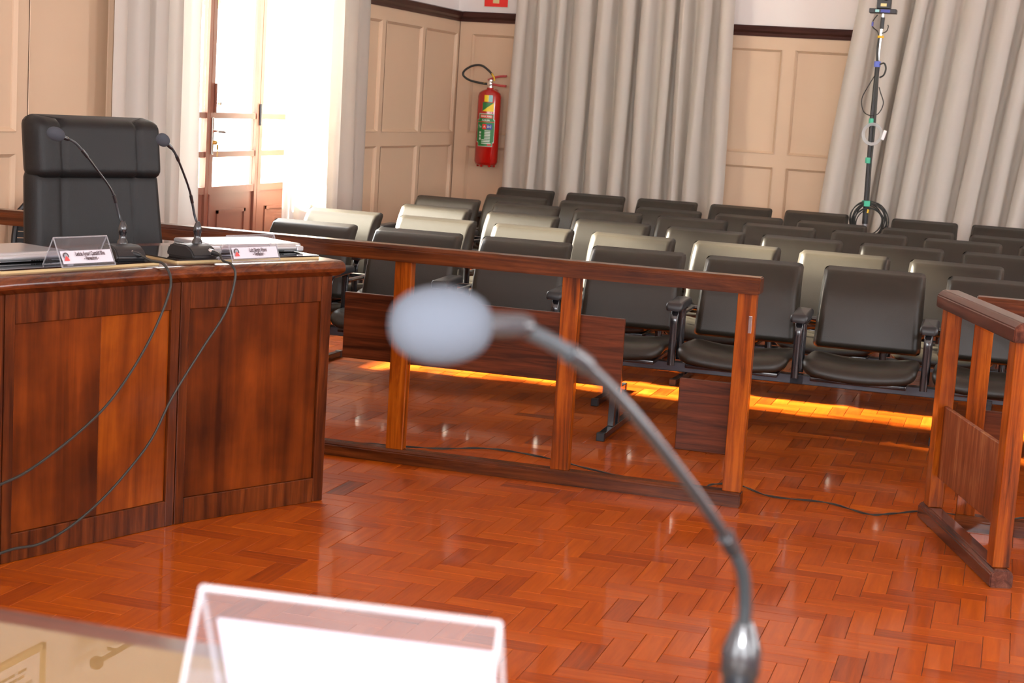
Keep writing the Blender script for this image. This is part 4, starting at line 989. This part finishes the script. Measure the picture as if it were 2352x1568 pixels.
bm = BM(); tube(bm, spline([(-0.015, -0.014, 1.79), (-0.06, -0.016, 1.70), (-0.095, -0.016, 1.61), (-0.075, -0.016, 1.525), (-0.02, -0.016, 1.50), (0.03, -0.016, 1.52), (0.055, -0.016, 1.59), (0.03, -0.016, 1.66), (0.015, -0.014, 1.70)], 7), 0.0035, 8); obj('cable_loop', bm, M['rubber'], pl, True)
for k in range(12):
    bm = BM(); r = 0.088+0.0042*k; cx, cz = 0.03+R.uniform(-0.006, 0.014), 0.765+R.uniform(-0.014, 0.006); pts = []
    for i in range(36):
        a = 2*PI*i/36; q = r+0.006*math.sin(2*a+k)
        pts.append((cx+q*math.cos(a), -0.022-0.004*(k % 4)+0.006*math.sin(3*a+k), cz+q*1.05*math.sin(a)))
    tube(bm, pts, 0.0040, 7, closed=True); obj('coiled_cable', bm, M['rubber'], pl, True)
bm = BM(); box(bm, -0.012, 0.03, -0.045, -0.038, 0.865, 0.905, 0.003); obj('tape_band', bm, M['tape_green'], pl)
bm = BM(); tube(bm, [(0.022, -0.04, 0.845), (0.018, -0.042, 0.82)], 0.007, 8); obj('cable_tag', bm, M['tape_yellow'], pl, True)
bm = BM(); box(bm, 0.105, 0.15, -0.045, -0.042, 0.655, 0.675, 0.001); obj('paper_tag', bm, M['paper'], pl)
for k in range(5):
    bm = BM(); r = 0.055+0.004*k; pts = [(0.0+r*math.cos(2*PI*i/28), -0.026-0.002*k, 1.372+r*1.1*math.sin(2*PI*i/28)) for i in range(28)]
    tube(bm, pts, 0.0028, 7, closed=True); obj('clear_coil', bm, M['clear_cable'], pl, True)
bm = BM(); box(bm, 0.068, 0.092, -0.04, -0.028, 1.335, 1.405, 0.005, 2, Matrix.Translation((0.08, 0, 1.37)) @ Matrix.Rotation(0.25, 4, 'Y') @ Matrix.Translation((-0.08, 0, -1.37))); obj('white_plug', bm, M['paper'], pl)
bm = BM(); box(bm, -0.098, 0.088, -0.05, 0.05, 2.205, 2.236, 0.004); tray = obj('device_tray', bm, M['black_plastic'], pl)
bm = BM(); box(bm, -0.018, 0.045, -0.052, -0.049, 2.210, 2.230); obj('display', bm, M['screen_blue'], tray)
bm = BM(); box(bm, -0.055, -0.028, -0.052, -0.049, 2.212, 2.228); obj('button', bm, M['lab_cyan'], tray)
bm = BM(); box(bm, -0.050, 0.045, -0.045, 0.045, 2.236, 2.42, 0.006); dvv = obj('device', bm, M['black_plastic'], pl)
bm = BM(); box(bm, -0.022, 0.018, -0.047, -0.0445, 2.252, 2.272); obj('sticker', bm, M['sign_beige'], dvv)
bm = BM(); lathe(bm, [(0.022, 0), (0.024, 0.012), (0.018, 0.016)], 18, frame2((0.012, -0.045, 2.315), (1, 0, 0), (0, 0, 1))); obj('lens', bm, M['black_glass'], dvv, True, 50)

# ------------------------------------------------------------------ thin cable along the floor
def twisted(name, label, pts):
    P = spline(pts, 10); bm = BM()
    for ph in (0, PI):
        q = []
        for i, p in enumerate(P): a = ph+i*0.55; q.append((p.x, p.y+0.0022*math.cos(a), 0.0065+0.0022*math.sin(a)))
        tube(bm, q, 0.0022, 6)
    return tag(obj(name, bm, M['rubber'], None, True), label, 'cable')
twisted('floor_cable', 'thin twisted black cable lying on the parquet along the wooden rail', [(-2.75, 6.36, 0), (-2.575, 6.346, 0), (-2.44, 6.374, 0), (-2.194, 6.436, 0), (-1.996, 6.56, 0), (-1.743, 6.52, 0), (-1.50, 6.40, 0), (-1.2, 6.30, 0), (-1.069, 6.30, 0), (-1.027, 6.42, 0), (-0.931, 6.46, 0), (-0.789, 6.336, 0), (-0.574, 6.347, 0), (-0.414, 6.245, 0), (-0.33, 6.30, 0), (-0.20, 6.42, 0), (0.0, 6.40, 0), (0.099, 6.384, 0), (0.149, 6.51, 0), (0.5, 6.6, 0)])

# ------------------------------------------------------------------ the near desk with plate and microphone
ND = 1.0
nd = thing('front_desk', 'wood-edged desk top in the near foreground, bottom left corner', 'desk', (-0.5, 0.75, 0))
bm = BM(); box(bm, -1.9, 0.9, 0.35, 1.198, ND-0.04, ND, 0.012, 3); obj('desk_top', rel(bm, nd), M['near_wood'], nd, True, 40)
bm = BM(); box(bm, -1.85, 0.85, 1.10, 1.13, 0.0, ND-0.04, 0.003); obj('front_panel', rel(bm, nd), M['deskF'], nd)
for x in (-1.85, 0.82):
    bm = BM(); box(bm, x, x+0.03, 0.40, 1.10, 0.0, ND-0.04, 0.003); obj('side_panel', rel(bm, nd), M['deskF'], nd)
mt_ = thing('desk_pad', 'cream glossy desk pad in the near foreground, bottom left corner', 'desk mat', (-0.9, 0.98, ND))
bm = BM(); box(bm, -0.75, 0.95, -0.38, 0.172, 0.0, 0.002); obj('pad', bm, M['cream_mat'], mt_)
name_plate('large blurred acrylic name plate with white card in the near foreground', (-0.394, 0.997, ND+0.002), math.atan2(0.02, 0.2), 0.205, 0.112, 0.055, None)
microphone('large blurred gooseneck microphone with foam head in the near foreground', (-0.146, 1.06, 0), 0.25, ND+0.0025,
    [(-0.1445, 1.078, 1.10), (-0.144, 1.070, 1.135), (-0.147, 1.050, 1.165), (-0.163, 1.008, 1.206), (-0.195, 0.947, 1.266), (-0.222, 0.905, 1.305), (-0.248, 0.868, 1.327), (-0.262, 0.855, 1.3295), (-0.288, 0.842, 1.3285)], 0.056, 0.0212, 0.0045)
